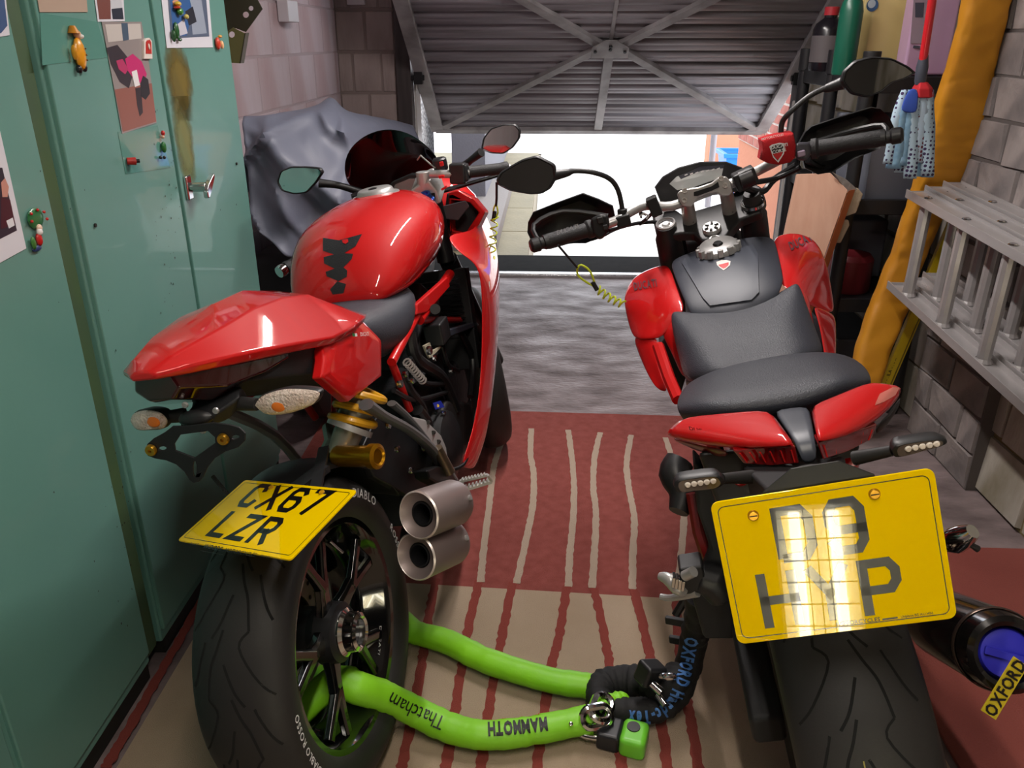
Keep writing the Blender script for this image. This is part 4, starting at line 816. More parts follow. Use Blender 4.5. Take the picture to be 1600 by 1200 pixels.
# rear number plate, bent back almost flat above the tyre
TLp,TRp,BRp,BLp=a(375,748,z=.675),a(550,768,z=.700),a(462,873,z=.672),a(285,847,z=.650)
def numberplate(par,TL,TR,BR,BL,w,h,lines,cw,chh,gap,st,small,rad=.010,screws=None):
    cx=(TL+TR+BR+BL)/4; ux=((TR-TL)+(BR-BL)).normalized(); uy=((TL-BL)+(TR-BR)); uy=(uy-ux*uy.dot(ux)).normalized(); n=ux.cross(uy)
    def pt(x,y,d=0): return cx+ux*x+uy*y+n*d
    def rrect(w,h,r,k=5):
        o=[]
        for sx,sy,a0 in((1,1,0),(-1,1,90),(-1,-1,180),(1,-1,270)):
            for i in range(k+1): t=R(a0+90*i/k); o.append((sx*(w/2-r)+r*math.cos(t),sy*(h/2-r)+r*math.sin(t)))
        return o
    pl=MB().prism([pt(x,y,-.003) for x,y in rrect(w,h,rad)],n*.0034).build('number_plate',YEL,par,smooth=0,bevel=.0008)
    bd=rrect(w-.016,h-.016,rad*.8); MB().ribbon([pt(x,y,.0007) for x,y in bd+[bd[0]]],.0012,n).build('plate_border',PBK,pl,smooth=0,recalc=False)
    mb=MB()
    for txt,x0,y0 in lines: plate_text(mb,txt,pt(x0,y0,.0008),ux,uy,chh,cw,gap,st,n)
    mb.build('registration',PBK,pl,smooth=0,weld=False,recalc=False)
    for tx,x0,y0,sz,b,sh in small: text(tx,pt(x0,y0,.0009),ux,uy,sz,PBK,pl,b,'small_print',shear=sh,lift=0,sp=.06)
    return pl,pt,n,ux,uy
wA_=((TRp-TLp).length+(BRp-BLp).length)/2; hA_=((TLp-BLp).length+(TRp-BRp).length)/2
pA,ptA,nA,uxA,uyA=numberplate(A,TLp,TRp,BRp,BLp,wA_,hA_,[('CX67',-.097,.012),('LZR',-.090,-.062)],.042,.062,.0105,.0105,[('DUCATI',-.105,-.0845,.0065,0,.2),('WOODS',-.066,-.0865,.012,.02,0),('MOTORCYCLES',-.010,-.0865,.0115,0,0),('TRIUMPH',.078,-.0845,.0065,0,.2),('- -- --- -- -------- --- -- -- ---',-.062,-.0945,.0052,.03,0)],rad=.006)
mb=MB()
for x in(-.055,.075): bolt(mb,ptA(x,hA_/2-.014),nA,.005,.003)
mb.build('plate_screw',YSP,pA)
MB().bar(ptA(-.02,.06,-.012),ptA(-.02,.10,-.03)+Vector((0,.08,.0)),.03,.012,(0,0,1)).bar(ptA(.06,.05,-.012),Vector((.06,.12,.66)),.02,.008,(0,0,1)).build('plate_support',BLK,A)
MB().tube([a(332,744,y=-.02),a(352,768,y=-.03),a(372,790,y=-.02)],.004,8).build('braided_cable',M('braid',(60,60,58),.5,bump=1,bs=400),A)
# ---------------------------------------------------------------- motorcycle B : naked machine with wide bars
FB=Frame(.62,1.16,.27,.079,.0184); b=FB.q
B=thing('naked_motorcycle','red and black naked motorcycle with wide handlebar, handguards and long grey seat','motorcycle',None,FB.M)
def pts3(L,fr=None): return [[(fr or b)(q[0],q[1],y=q[2]) for q in r] for r in L]
def rowgrid(L,name,m,par=B,thick=.006,sub=2,**k): return MB().loft(pts3(L),False,False).build(name,m,par,sub=sub,solid=thick,**k)
wB=wheel(B,'rear',(0,-.03,.315),.315,.205,nut=True)
wheel(B,'front',(0,1.47,.30),.30,.12,nut=False,tread=False)
MB().ribbon([(-.012,-.03+.316*math.cos(t),.315+.3165*math.sin(t)) for t in [R(150+i*5) for i in range(14)]],.002,(0,-1,.6)).build('wear_line',M('tread_line',(150,140,70),.6),wB['tyre'],smooth=0,recalc=False)
# swingarm, engine, frame, forks
mb=MB(); mb.loft([[Vector((x,y,z)) for x,z in((-.16,zc-h),(-.10,zc-h),(-.10,zc+h),(-.16,zc+h))] for y,zc,h in((-.08,.315,.03),(.1,.33,.06),(.5,.38,.06))]); mb.box((0,.48,.38),(.26,.08,.12)); mb.build('swingarm',BLKM,B,bevel=.01)
MB().box((0,.70,.45),(.26,.34,.28)).box((0,.86,.62),(.18,.16,.22),(R(-35),0,0)).box((0,.98,.42),(.18,.28,.15),(R(8),0,0)).build('engine_block',M('engine_dark',(0,0,0)),B,bevel=.015)
MB().lathe([(0,.04),(.07,.04),(.09,.02),(.095,0)],(.13,.68,.44),(1,0,0),28).build('clutch_cover',BLK,B)
mb=MB()
for p,q in(((.12,.42,.42),(.12,.60,.72)),((.12,.60,.72),(.05,1.0,.84)),((.13,.95,.60),(.05,1.04,.84)),((.12,.60,.72),(.13,.80,.55)),((.12,.40,.45),(.09,.04,.76)),((.10,.62,.70),(.09,.05,.78))): mb.cyl(p,q,.015)
mb.mir().build('trellis_frame',DRED,B)
for sx in(-1,1): MB().cyl((sx*.105,1.44,.30),(sx*.105,1.22,.62),.024).cyl((sx*.105,1.24,.58),(sx*.105,1.06,.99),.030).build('fork_leg',DGM,B)
MB().loft([[Vector((x,y,z)) for x,y,z in r] for r in[[(-.07,1.62,.52),(0,1.63,.55),(.07,1.62,.52)],[(-.08,1.45,.63),(0,1.45,.66),(.08,1.45,.63)],[(-.07,1.28,.58),(0,1.27,.61),(.07,1.28,.58)]]],False,False).build('front_mudguard',BLK,B,sub=1,solid=.005)
MB().loft([[Vector(p) for p in r] for r in[[(-.09,1.16,.92),(.09,1.16,.92),(.10,1.16,.76),(-.10,1.16,.76)],[(-.06,1.30,.90),(.06,1.30,.90),(.08,1.30,.78),(-.08,1.30,.78)]]]).build('headlamp_shell',BLK,B,smooth=0,bevel=.03)
MB().tube([(-.14,.60,.26),(-.22,.58,.18),(-.30,.55,.090)],.011,8).build('side_stand',BLK,B)
# ---- tail: two red wings, black spine, lamps
TOPL=[[(1066,652,.11),(1120,646,.08),(1165,642,.06),(1204,639,.05)],[(1050,664,.10),(1112,664,.04),(1170,662,.01),(1220,662,-.01)],[(1038,676,.10),(1105,688,.01),(1172,694,-.06),(1243,692,-.10)],[(1042,683,.11),(1112,699,.03),(1175,701,-.045),(1243,697,-.085)]]
TOPR=[[(1265,633,.05),(1300,620,.06),(1335,605,.08),(1360,596,.10)],[(1268,654,-.01),(1310,640,.01),(1360,620,.05),(1396,600,.09)],[(1276,687,-.10),(1318,678,-.06),(1370,655,.01),(1412,603,.10)],[(1277,692,-.085),(1320,683,-.045),(1368,662,.03),(1408,618,.11)]]
tL=rowgrid(TOPL,'tail_wing',RED,sub=1,smooth=50); tR=rowgrid(TOPR,'tail_wing',RED,sub=1,smooth=50)
rowgrid([[(1042,682,.11),(1080,692,.07),(1112,699,.03),(1140,703,.0)],[(1060,690,.13),(1085,702,.10),(1110,712,.05),(1140,716,.02)]],'wing_underside',M('dark_red_plastic',(120,22,20),.3,coat=.5),tL,sub=1)
rowgrid([[(1372,656,.02),(1390,650,.05),(1413,608,.11)],[(1362,688,.04),(1386,664,.08),(1402,640,.13)]],'wing_underside',BLK,tR,sub=1)
for pl,nm in(([(1145,704,-.035),(1200,700,-.055),(1243,697,-.085),(1250,725,-.085),(1205,728,-.055),(1162,725,-.03)],'tail_light'),([(1277,692,-.085),(1325,680,-.045),(1371,663,.02),(1361,688,.02),(1325,706,-.04),(1287,720,-.085)],'tail_light')):
    f=[b(x,y,y=z) for x,y,z in pl]; o=MB().prism(f,(0,.03,0)).build(nm,LENSR,B,bevel=.003)
    mb=MB(); c=sum(f,Vector())/len(f)
    for i in range(6):
        t=(i+.5)/6; p=f[0].lerp(f[2],t) if pl[0][0]<1200 else f[0].lerp(f[2],t); q=f[5].lerp(f[3],t); 
        mb.bar(p.lerp(q,.2)-Vector((0,.001,0)),p.lerp(q,.85)-Vector((0,.001,0)),.004,.002)
    mb.build('lens_rib',M('red_glow2',(190,22,20),.2,coat=1),o,smooth=0,kind='stuff')
rowgrid([[(1205,640,.06),(1235,637,.06),(1265,633,.06)],[(1220,662,.0),(1246,658,0),(1268,652,0)],[(1243,692,-.10),(1258,690,-.10),(1274,686,-.10)],[(1253,726,-.10),(1265,725,-.10),(1279,722,-.10)]],'tail_spine',M('spine_grey',(62,66,76),.42),sub=1)
MB().loft([[b(x,y,y=d) for x,y in((1090,706),(1345,690),(1325,760),(1120,790))] for d in(.04,.16)]).build('undertray',BLK,B,bevel=.01)
MB().loft([[b(*q,y=d) for q in pl] for d,pl in((-.02,[(1160,728),(1320,712),(1330,770),(1175,785)]),(-.20,[(1195,762),(1305,748),(1312,772),(1200,785)]))]).build('plate_hanger',BLKM,B,bevel=.006)
MB().loft([[b(1265+38*k*math.cos(t),742+17*k*math.sin(t)-4*math.cos(t),y=d) for t in[2*PI*i/20 for i in range(20)]] for k,d in((.5,-.215),(.9,-.21),(1,-.19),(1,-.14))]).build('plate_lamp',RUB,B)
decal([tR],FB,[(1366,634),(1374,616),(1394,606),(1404,606),(1398,618),(1380,628)],M('pale_sticker',(214,120,110),.3,coat=1),tR,'sticker',.0015)
text('DUCATI',oncast([tL],FB,1080,668,0) or b(1080,668,y=.07),b(1110,674,y=.06)-b(1080,668,y=.08),(0,-.3,1),.012,M('logo_dark',(60,20,20),.4),tL,.01,lift=.006)
# ---- seat and pillion pad
SEATG=M('ribbed_seat_vinyl',(44,47,56),.46,bump=.25,bs=450)
rowgrid([[(1050,488,.70),(1066,490,.68),(1095,494,.67),(1150,488,.67),(1205,468,.67),(1230,452,.68),(1246,440,.70)],[(1050,505,.66),(1062,504,.63),(1100,505,.60),(1155,500,.60),(1215,483,.60),(1242,468,.63),(1253,462,.66)],
 [(1058,535,.60),(1072,530,.54),(1110,532,.50),(1165,526,.50),(1228,512,.50),(1255,505,.54),(1263,500,.60)],[(1068,570,.52),(1080,562,.47),(1120,562,.43),(1172,556,.43),(1236,542,.43),(1268,536,.46),(1275,535,.52)],
 [(1074,600,.45),(1088,598,.40),(1125,590,.36),(1180,580,.36),(1240,568,.36),(1276,560,.40),(1284,560,.45)]],'rider_seat',SEATG,thick=.03)
pil=[[(1076,600,.36),(1106,584,.35),(1150,570,.34),(1200,560,.34),(1240,554,.34),(1282,551,.35),(1322,557,.36)],[(1064,613,.31),(1100,594,.29),(1150,579,.28),(1205,569,.28),(1250,561,.28),(1304,556,.29),(1345,567,.31)],[(1057,627,.24),(1095,611,.20),(1155,598,.19),(1210,590,.19),(1262,581,.19),(1320,573,.20),(1358,581,.24)],
 [(1056,640,.17),(1098,632,.10),(1160,623,.085),(1215,617,.085),(1265,607,.09),(1325,592,.10),(1362,592,.16)],[(1063,651,.16),(1106,648,.09),(1169,646,.07),(1216,642,.07),(1262,633,.075),(1325,610,.10),(1362,600,.16)],[(1070,660,.20),(1110,660,.13),(1169,658,.12),(1216,655,.12),(1262,645,.12),(1325,622,.14),(1355,612,.20)]]
rowgrid(pil,'pillion_seat',SEATG,thick=.012)
# ---- tank cover and red shrouds
tk=[[(1046,408,.95),(1072,396,.94),(1125,379,.94),(1180,368,.94),(1211,369,.95)],[(1050,424,.87),(1078,412,.86),(1130,397,.85),(1186,387,.86),(1216,393,.87)],[(1060,450,.75),(1092,446,.73),(1142,436,.72),(1198,420,.73),(1223,423,.75)],[(1070,474,.68),(1100,473,.665),(1150,464,.655),(1204,446,.665),(1225,443,.68)],[(1078,490,.65),(1108,493,.63),(1150,487,.615),(1196,472,.63),(1217,458,.65)],[(1082,499,.645),(1109,503,.625),(1150,498,.612),(1194,482,.625),(1216,469,.645)]]
tkc=rowgrid(tk,'tank_cover',TNK,thick=.008)
bpy.context.view_layer.update()
decal([tkc],FB,[(1072,404),(1066,412),(1098,466),(1110,479),(1174,470),(1186,458),(1184,398),(1176,384),(1150,392),(1090,402)],M('tank_panel',(60,64,74),.46,spec=.35),tkc,'raised_panel',.004)
bpy.context.view_layer.update()
decal([tkc],FB,[(1120,412),(1128,409),(1136,409),(1142,411),(1141,417),(1136,422),(1131,425),(1125,421),(1121,417)],M('silver_print',(215,210,205),.4),tkc,'shield_badge',.0052)
decal([tkc],FB,[(1123,417),(1139,413),(1139,417),(1135,421),(1131,423),(1126,420)],M('badge_red',(0,0,0)),tkc,'shield_field',.0058)
fc=MB().lathe([(0,.020),(.034,.020),(.046,.016),(.050,.010),(.050,-.02)],b(1123,391,y=.872),(0,-.25,1),40).build('fuel_cap',ALU,B)
mb=MB(); c0=b(1123,391,y=.872)
for i in range(12):
    t=2*PI*i/12; mb.box(c0+Vector((.050*math.cos(t),.050*math.sin(t),.004)),(.012,.014,.02),(0,0,t))
mb.build('cap_grip',ALU,fc,smooth=0,bevel=.002)
MB().lathe([(0,.024),(.010,.024),(.013,.020)],c0+Vector((0,-.005,0)),(0,-.25,1),20).build('cap_lock',DGM,fc)
MB().loft([[Vector((x,y,z)) for x,z in((-.11,.83),(.11,.83),(.12,.74),(-.12,.74))] for y in(.72,.94)]).build('tank_core',BLK,B,bevel=.02)
Ls=[[(1046,412,.99),(1030,414,1.0),(1006,423,1.01),(988,435,1.02)],[(1056,442,.84),(1034,436,.86),(1002,440,.92),(976,456,.98)],[(1075,482,.69),(1050,478,.72),(1012,476,.80),(973,472,.92)],[(1057,501,.69),(1038,502,.71),(1008,505,.77),(980,503,.88)],[(1032,530,.69),(1022,530,.70),(1005,532,.73),(989,530,.80)]]
sL=rowgrid(Ls,'tank_shroud',RED,smooth=60)
rowgrid([[(1030,526,.70),(1010,524,.74),(986,522,.82)],[(1026,550,.67),(1012,552,.70),(997,552,.76)],[(1031,580,.62),(1022,582,.64),(1009,580,.68)],[(1045,612,.56),(1038,614,.57),(1024,607,.60)]],'shroud_leg',RED,par=sL)
rowgrid([[(1058,498,.69),(1046,503,.70),(1030,515,.71)],[(1060,520,.65),(1053,530,.66),(1043,540,.68)],[(1070,555,.60),(1064,560,.61),(1056,566,.63)],[(1079,586,.54),(1074,589,.55),(1066,590,.57)]],'shroud_leg',RED,par=sL)
Rs=[[(1205,373,.99),(1222,364,1.0),(1247,363,1.01),(1270,372,1.03)],[(1212,410,.84),(1232,396,.86),(1262,384,.92),(1286,392,.98)],[(1217,448,.69),(1240,440,.72),(1268,426,.80),(1297,428,.92)],[(1240,455,.68),(1252,455,.71),(1274,462,.77),(1303,470,.88)],[(1252,476,.67),(1262,476,.69),(1276,482,.73),(1306,494,.80)]]
sR=rowgrid(Rs,'tank_shroud',RED,smooth=60)
rowgrid([[(1268,476,.70),(1284,482,.74),(1306,490,.82)],[(1279,500,.67),(1290,510,.70),(1307,515,.76)],[(1287,545,.62),(1296,550,.64),(1306,548,.68)],[(1290,570,.58),(1298,575,.6),(1306,568,.63)]],'shroud_leg',RED,par=sR)
rowgrid([[(1236,452,.68),(1250,450,.70),(1264,460,.71)],[(1246,480,.65),(1256,485,.66),(1268,492,.68)],[(1260,520,.60),(1267,522,.61),(1276,525,.63)],[(1270,550,.55),(1276,552,.56),(1282,550,.58)]],'shroud_leg',RED,par=sR)
pxtext([sL],FB,'DUCATI',[(992,454),(1004,452),(1022,449)],17,M('logo_grey',(112,84,92),.3,.3),sL,.03,.52,.10,.002)
pxtext([sR],FB,'DUCATI',[(1236,392),(1250,386),(1268,376)],19,M('logo_grey',(0,0,0)),sR,.03,.52,.10,.002)
MB().tube([b(1028,540,y=.60),b(1045,590,y=.52),b(1060,625,y=.45)],.014,8).build('frame_side_tube',DRED,B)
MB().prism([b(*q,y=.70) for q in((1054,508),(1030,540),(1046,590),(1062,622),(1072,590))],(0,.10,0)).build('side_infill',BLK,B,bevel=.004)
MB().box(b(1076,597,y=.5),(.012,.02,.012)).build('tab',ALU,B,bevel=.002)
# ---- steering: clamp, risers, bar
zc_=.985
CN=Vector((0,-math.sin(R(23)),math.cos(R(23))))
def bc(px,py,h=0):
    c=FB.I@CO; d=FB.I.to_3x3()@ray(px,py); p0=Vector((0,1.0,.965))+CN*h; return c+d*((p0-c).dot(CN)/d.dot(CN))
MB().prism([bc(*q) for q in((1022,352),(1027,343),(1042,338),(1060,341),(1072,350),(1088,342),(1130,330),(1150,312),(1160,300),(1178,298),(1192,306),(1198,325),(1192,345),(1160,356),(1146,372),(1136,386),(1098,390),(1085,378),(1066,378),(1040,382),(1026,370))],CN*.03).build('top_clamp',BLK,B,bevel=.008)
def fcap(px,py,m1,m2):
    c=bc(px,py,.034); o=MB().lathe([(0,.006),(.010,.006),(.013,.0),(.018,.0),(.021,.010),(.025,.010),(.027,.0),(.030,-.02),(.034,-.03),(.036,-.16)],c,(0,-.42,1),28).build('fork_cap',m1,B); return o
f=fcap(1041,357,BLK,ALU); MB().lathe([(0,.012),(.008,.012),(.012,.006),(.018,.006),(.022,.014),(.026,.012),(.028,.002)],bc(1041,354,.036),(0,-.42,1),28).build('cap_insert',ALU,f)
f=fcap(1176,320,BLK,BLK); MB().lathe([(0,.036),(.020,.036),(.023,.030),(.023,.008)],bc(1176,320,.034),(0,-.42,1),24).build('adjuster_knob',RUB,f); MB().lathe([(.027,.010),(.030,.010),(.031,.002)],bc(1176,320,.034),(0,-.42,1),28).build('cap_ring',CHR,f)
c=bc(1112,357,.034); sn=MB().lathe([(0,.006),(.022,.006),(.024,.002),(.024,-.01)],c,(0,-.42,1),28).build('steering_nut',ALU,B)
mb=MB()
for i in range(6):
    t=PI*2*i/6+.3; u=Vector((math.cos(t),math.sin(t)*.92,math.sin(t)*.39)); mb.bar(c+u*.009+Vector((0,-.003,.0068)),c+u*.019+Vector((0,-.003,.0068)),.006,.002)
mb.build('nut_slot',SPK,sn,smooth=0,kind='stuff')
ig=MB().lathe([(0,.004),(.008,.004),(.009,.010),(.014,.010),(.016,.004),(.022,.004),(.024,-.02)],bc(1117,377,.022),(0,-.42,1),24).build('ignition_lock',ALU,B); MB().box(bc(1117,377,.030),(.003,.010,.003)).build('key_slot',SPK,ig)
rz=[((1079,354),(1073,312)),((1141,338),(1134,296))]
for q0,q1 in rz: MB().cyl(bc(*q0,.01),b(*q1,y=.95),.019,.017).build('bar_riser',STL,B,bevel=.002)
cl=[(1058,302),(1062,298),(1078,294),(1092,292),(1112,285),(1122,277),(1134,275),(1142,283),(1145,300),(1140,306),(1128,306),(1120,300),(1106,302),(1092,308),(1086,316),(1080,324),(1067,322),(1062,314)]
cb=MB().prism([b(*q,y=.915) for q in cl],(0,.045,-.01)).build('bar_clamp',M('satin_alu',(0,0,0)),B,bevel=.005,smooth=30)
MB().prism([b(*q,y=.914) for q in((1084,300),(1112,291),(1122,284),(1124,292),(1112,298),(1090,306),(1084,306))],(0,-.0015,0)).build('clamp_recess',BLK,cb,smooth=0)
for q in((1069,313),(1133,290),(1070,298),(1127,279)):
    MB().lathe([(.0,.0),(.003,.0),(.004,.003),(.0065,.003),(.007,0)],b(*q,y=.914),(0,-1,.2),14).build('clamp_bolt',STL,cb)
BR=[(838,383,.84),(870,372,.86),(935,354,.89),(965,344,.90),(985,331,.92),(1010,321,.94),(1050,322,.945),(1100,302,.945),(1150,284,.945),(1178,270,.94),(1205,256,.93),(1240,240,.90),(1300,228,.87),(1400,213,.83)]
MB().tube([b(x,y,y=d) for x,y,d in BR],.0125,14,sm=4).build('handlebar',ALU,B)
def grip(p0,p1,nm='handlebar_grip'):
    p0=b(*p0[:2],y=p0[2]);p1=b(*p1[:2],y=p1[2]); L=(p1-p0).length
    o=MB().lathe([(.012,0),(.024,.0),(.024,.012),(.019,.018),(.0185,L*.5),(.0195,L*.97),(.0195,L)],p0,p1-p0,22).build(nm,GRIP,B)
    e=MB().lathe([(.0,L+.048),(.013,L+.048),(.0185,L+.042),(.019,L+.024),(.015,L+.02),(.015,L+.012),(.019,L+.01),(.0195,L)],p0,p1-p0,20).build('bar_end_weight',BLK,o,smooth=30)
    return o,p0,p1
gL,gl0,gl1=grip((925,357,.89),(856,377,.85)); gR,gr0,gr1=grip((1268,233,.885),(1376,216,.84))
text('DUCATI',b(872,366,y=.87)+Vector((0,-.026,.004)),b(900,357,y=.87)-b(872,366,y=.86),(0,.1,1),.016,M('logo_grip',(170,170,178),.5),gL,0,center=False,lift=.001,shear=.2)
MB().loft([[b(*q,y=d) for q in((922,342),(938,334),(950,336),(953,350),(946,370),(936,376),(926,364))] for d in(.86,.90,.93)]).build('switch_housing',BLK,B,bevel=.008)
mb=MB(); mb.box(b(938,344,y=.855),(.014,.01,.016)).box(b(946,355,y=.855),(.012,.01,.012)); mb.build('switch_button',RUB,B,bevel=.002)
MB().loft([[b(*q,y=d) for q in((1240,226),(1250,222),(1266,222),(1268,240),(1260,252),(1244,250))] for d in(.855,.93)]).build('switch_housing',M('switch_grey',(58,56,64),.4),B,bevel=.008); MB().box(b(1252,240,y=.85),(.018,.01,.014)).build('switch_button',M('lilac_switch',(150,130,150),.4),B,bevel=.003)
# handguards
HGL=[(824,362),(825,347),(833,331),(870,316),(911,301),(935,310),(958,321),(962,340),(948,358),(934,371),(916,379),(892,379),(860,388),(836,388)]
HGR=[(1246,224),(1256,206),(1266,197),(1310,182),(1360,167),(1374,169),(1388,182),(1396,200),(1394,216),(1372,232),(1334,247),(1300,268),(1276,272),(1256,262)]
for L_,nm in((HGL,0),(HGR,1)):
    v=[b(*q,y=.97) for q in L_]; c=sum(v,Vector())/len(v)
    MB().loft([[c+(p-c)*k+Vector((0,d,0)) for p in v] for k,d in((.2,.045),(.7,.04),(.92,.025),(1.0,0),(.99,-.012),(.93,-.008),(.68,.03),(.2,.036))]).build('handguard',M('handguard_black',(16,16,18),.4),B,smooth=50)
MB().tube([b(842,378,y=.88),b(834,352,y=.93),b(880,330,y=.96),b(950,338,y=.95)],.007,8,sm=3).build('handguard_bracket',BLK,B)
MB().tube([b(1384,216,y=.87),b(1380,196,y=.92),b(1330,205,y=.96),b(1262,226,y=.95)],.007,8,sm=3).build('handguard_bracket',BLK,B)
for q0,q1,q2,q3 in(((952,360,.96),(925,372,.99),(885,378,1.0),(860,382,1.0)),((1262,250,.95),(1290,262,.99),(1340,240,1.0),(1372,226,1.0))):
    MB().tube([b(q[0],q[1],y=q[2]) for q in(q0,q1,q2,q3)],[.009,.008,.006,.007],8,sm=3).build('hand_lever',DGM,B)
# dash
ds=[(1024,292),(1036,276),(1060,262),(1094,253),(1134,253),(1158,262),(1172,276),(1166,296),(1140,300),(1100,306),(1060,318),(1034,318)]
v=[b(*q,y=1.06) for q in ds]; c=sum(v,Vector())/len(v)
dh=MB().loft([[c+(p-c)*k+Vector((0,d,0)) for p in v] for k,d in((.96,-.012),(1.0,-.012),(1.02,0),(.9,.03),(.6,.04))]).build('instrument_housing',BLK,B,smooth=30)
ld=[(1046,287),(1057,276),(1078,268),(1094,260),(1131,258),(1127,277),(1082,293),(1058,297)]
MB().prism([b(*q,y=1.045) for q in ld],(0,-.0012,0)).build('display',M('lcd_daylit',(196,202,202),.15,coat=1),dh,smooth=0)  # daylight reflected on the screen is put into this pale colour
MB().prism([b(*q,y=1.0435) for q in((1060,275),(1078,268),(1094,260),(1131,258),(1130,263),(1098,266),(1080,273),(1064,280))],(0,-.0005,0)).build('display_header',M('lcd_dark',(46,46,60),.3),dh,smooth=0)
mb=MB()
for i in range(7): p=b(1072+i*8.4,273-i*1.6,y=1.0425); mb.box(p,(.008,.0004,.003),(0,R(-8),0))
mb.build('display_icons',WHT,dh,smooth=0)
# clutch clamp, cables, tank-side wiring
MB().box(b(1022,322,y=.92),(.028,.04,.05),(0,R(-10),0)).build('bar_bracket',BLK,B,bevel=.004)
MB().box(b(1164,279,y=.93),(.055,.05,.045),(0,R(-12),0)).cyl(b(1155,284,y=.92),b(1178,274,y=.92),.024).build('bar_bracket',BLK,B,bevel=.004)
mb=MB()
for L_,r in(([(952,360,.93),(990,350,.98),(1020,347,1.02),(1045,350,1.05)],.005),([(945,368,.93),(965,358,.96),(1000,348,1.0),(1028,345,1.06)],.003),([(1022,330,.93),(1010,342,.96),(1000,350,1.0)],.005),([(1160,292,.95),(1190,300,1.0),(1210,280,1.02),(1245,258,.98)],.009),([(1180,285,.96),(1215,278,1.0),(1250,262,.97)],.007),([(1010,336,.94),(1000,332,.94),(1002,340,.95)],.003)):
    MB().tube([b(x,y,y=d) for x,y,d in L_],r,8,sm=4).build('control_cable',M('hose_black',(0,0,0)),B)
MB().tube([b(1000,338,y=.93),b(1006,333,y=.93),b(1014,337,y=.93),b(1010,342,y=.93)],.0025,6).build('cable_clip',WHT,B)
MB().cyl(b(974,352,y=.91),b(972,326,y=.91),.013).box(b(974,344,y=.905),(.036,.036,.030)).build('mirror_clamp',BLK,B,bevel=.004)
mirror_unit(B,[b(*q,y=.87) for q in((779,281),(785,270),(816,252),(838,246),(864,259),(866,279),(857,294),(845,301),(828,302),(799,297),(781,288))],[(b(866,274,y=.88),.014),(b(886,270,y=.89),.010),(b(898,267,y=.89),.0065),(b(925,269,y=.89),.0065),(b(952,279,y=.90),.0065),(b(966,298,y=.91),.0065),(b(973,330,y=.91),.0065)])
mirror_unit(B,[b(*q,y=.86) for q in((1318,127),(1322,112),(1338,97),(1362,91),(1392,93),(1416,105),(1427,114),(1412,122),(1392,128),(1376,142),(1356,150),(1332,145))],[(b(1316,130,y=.88),.015),(b(1292,138,y=.89),.010),(b(1284,140,y=.89),.0065),(b(1262,152,y=.89),.0065),(b(1234,176,y=.89),.0065),(b(1222,192,y=.90),.0065),(b(1220,214,y=.90),.0065)])
# red sock over the brake reservoir
sk=b(1213,232,y=.88); u=(b(1240,226,y=.88)-b(1186,237,y=.88)).normalized()
cb_=[(1187,218),(1200,213),(1222,208),(1237,206),(1241,225),(1240,244),(1232,252),(1214,256),(1196,253),(1186,248),(1189,232)]
v=[b(*q,y=.88) for q in cb_]; c=sum(v,Vector())/len(v)
so=MB().loft([[c+(p-c)*k+Vector((0,d,0)) for p in v] for k,d in((.86,-.030),(.98,-.024),(1.0,0),(1.0,.03),(.8,.045))]).build('reservoir_sock',M('red_towelling',(196,16,26),.95,bump=.8,bs=700),B,smooth=60)
sh_=[(1202,229),(1206,226),(1218,223),(1226,224),(1225,240),(1216,254),(1208,246)]
def disk(L_,y,m,nm,th=.0012,par=so): return MB().prism([b(*q,y=y) for q in L_],(0,-th,0)).build(nm,m,par,smooth=0)
disk(sh_,.8485,WHT,'emblem_rim'); disk([(1204,230),(1207,228),(1218,225),(1224,226),(1223,239),(1215,251),(1209,244)],.8472,BLK,'emblem_black'); disk([(1207,241),(1223,237),(1221,243),(1215,250)],.8460,M('badge_red',(0,0,0)),'emblem_field')
uu=(b(1223,229,y=.85)-b(1205,233,y=.85)); text('DUCATI',b(1205.5,233.5,y=.845),uu,(0,0,1),.0105,WHT,so,.02,sp=.03); text('CORSE',b(1207,240.5,y=.845),uu,(0,0,1),.0105,WHT,so,.02,sp=.03); text('MOTORCYCLES',b(1190,219.5,y=.85),uu,(0,.3,1),.007,WHT,so,.01,lift=.004)
# ---- indicators (LED strips)
def led(pts,y,stalk):
    v=[b(*q,y=y) for q in pts]; c=sum(v,Vector())/len(v); ls,_=smooth(v+[v[0]],[0]*(len(v)+1),4); ls=ls[:-1]
    h=MB().loft([[c+(p-c)*k+Vector((0,d,0)) for p in ls] for k,d in((.9,-.006),(1.0,-.004),(1.04,.006),(.9,.02),(.4,.026))]).build('indicator_body',BLK,B)
    MB().add([c+(p-c)*.84+Vector((0,-.0066,0)) for p in ls],[tuple(range(len(ls)))]).build('indicator_lens',M('led_strip_lens',(96,84,74),.15,coat=1),h,smooth=0)
    x0=min(v,key=lambda p:p.x);x1=max(v,key=lambda p:p.x)
    for i in range(5):
        p=x0.lerp(x1,.28+.13*i); MB().lathe([(0,.003),(.0035,.0025),(.0048,0)],p+Vector((0,-.007,0)),(0,-1,0),12).build('led',M('led_pale',(226,216,206),.1,coat=1),h)
    MB().tube([b(*stalk[0],y=y+.01),b(*stalk[1],y=y+.04)],[.008,.011],12).build('indicator_stalk',RUB,B)
led([(1053,757),(1058,748),(1085,743),(1118,740),(1129,746),(1130,754),(1118,761),(1085,765),(1060,767)],-.12,((1128,748),(1175,745)))
led([(1393,702),(1400,693),(1430,687),(1468,683),(1478,687),(1472,694),(1445,701),(1418,709),(1398,712)],-.12,((1394,704),(1335,716)))
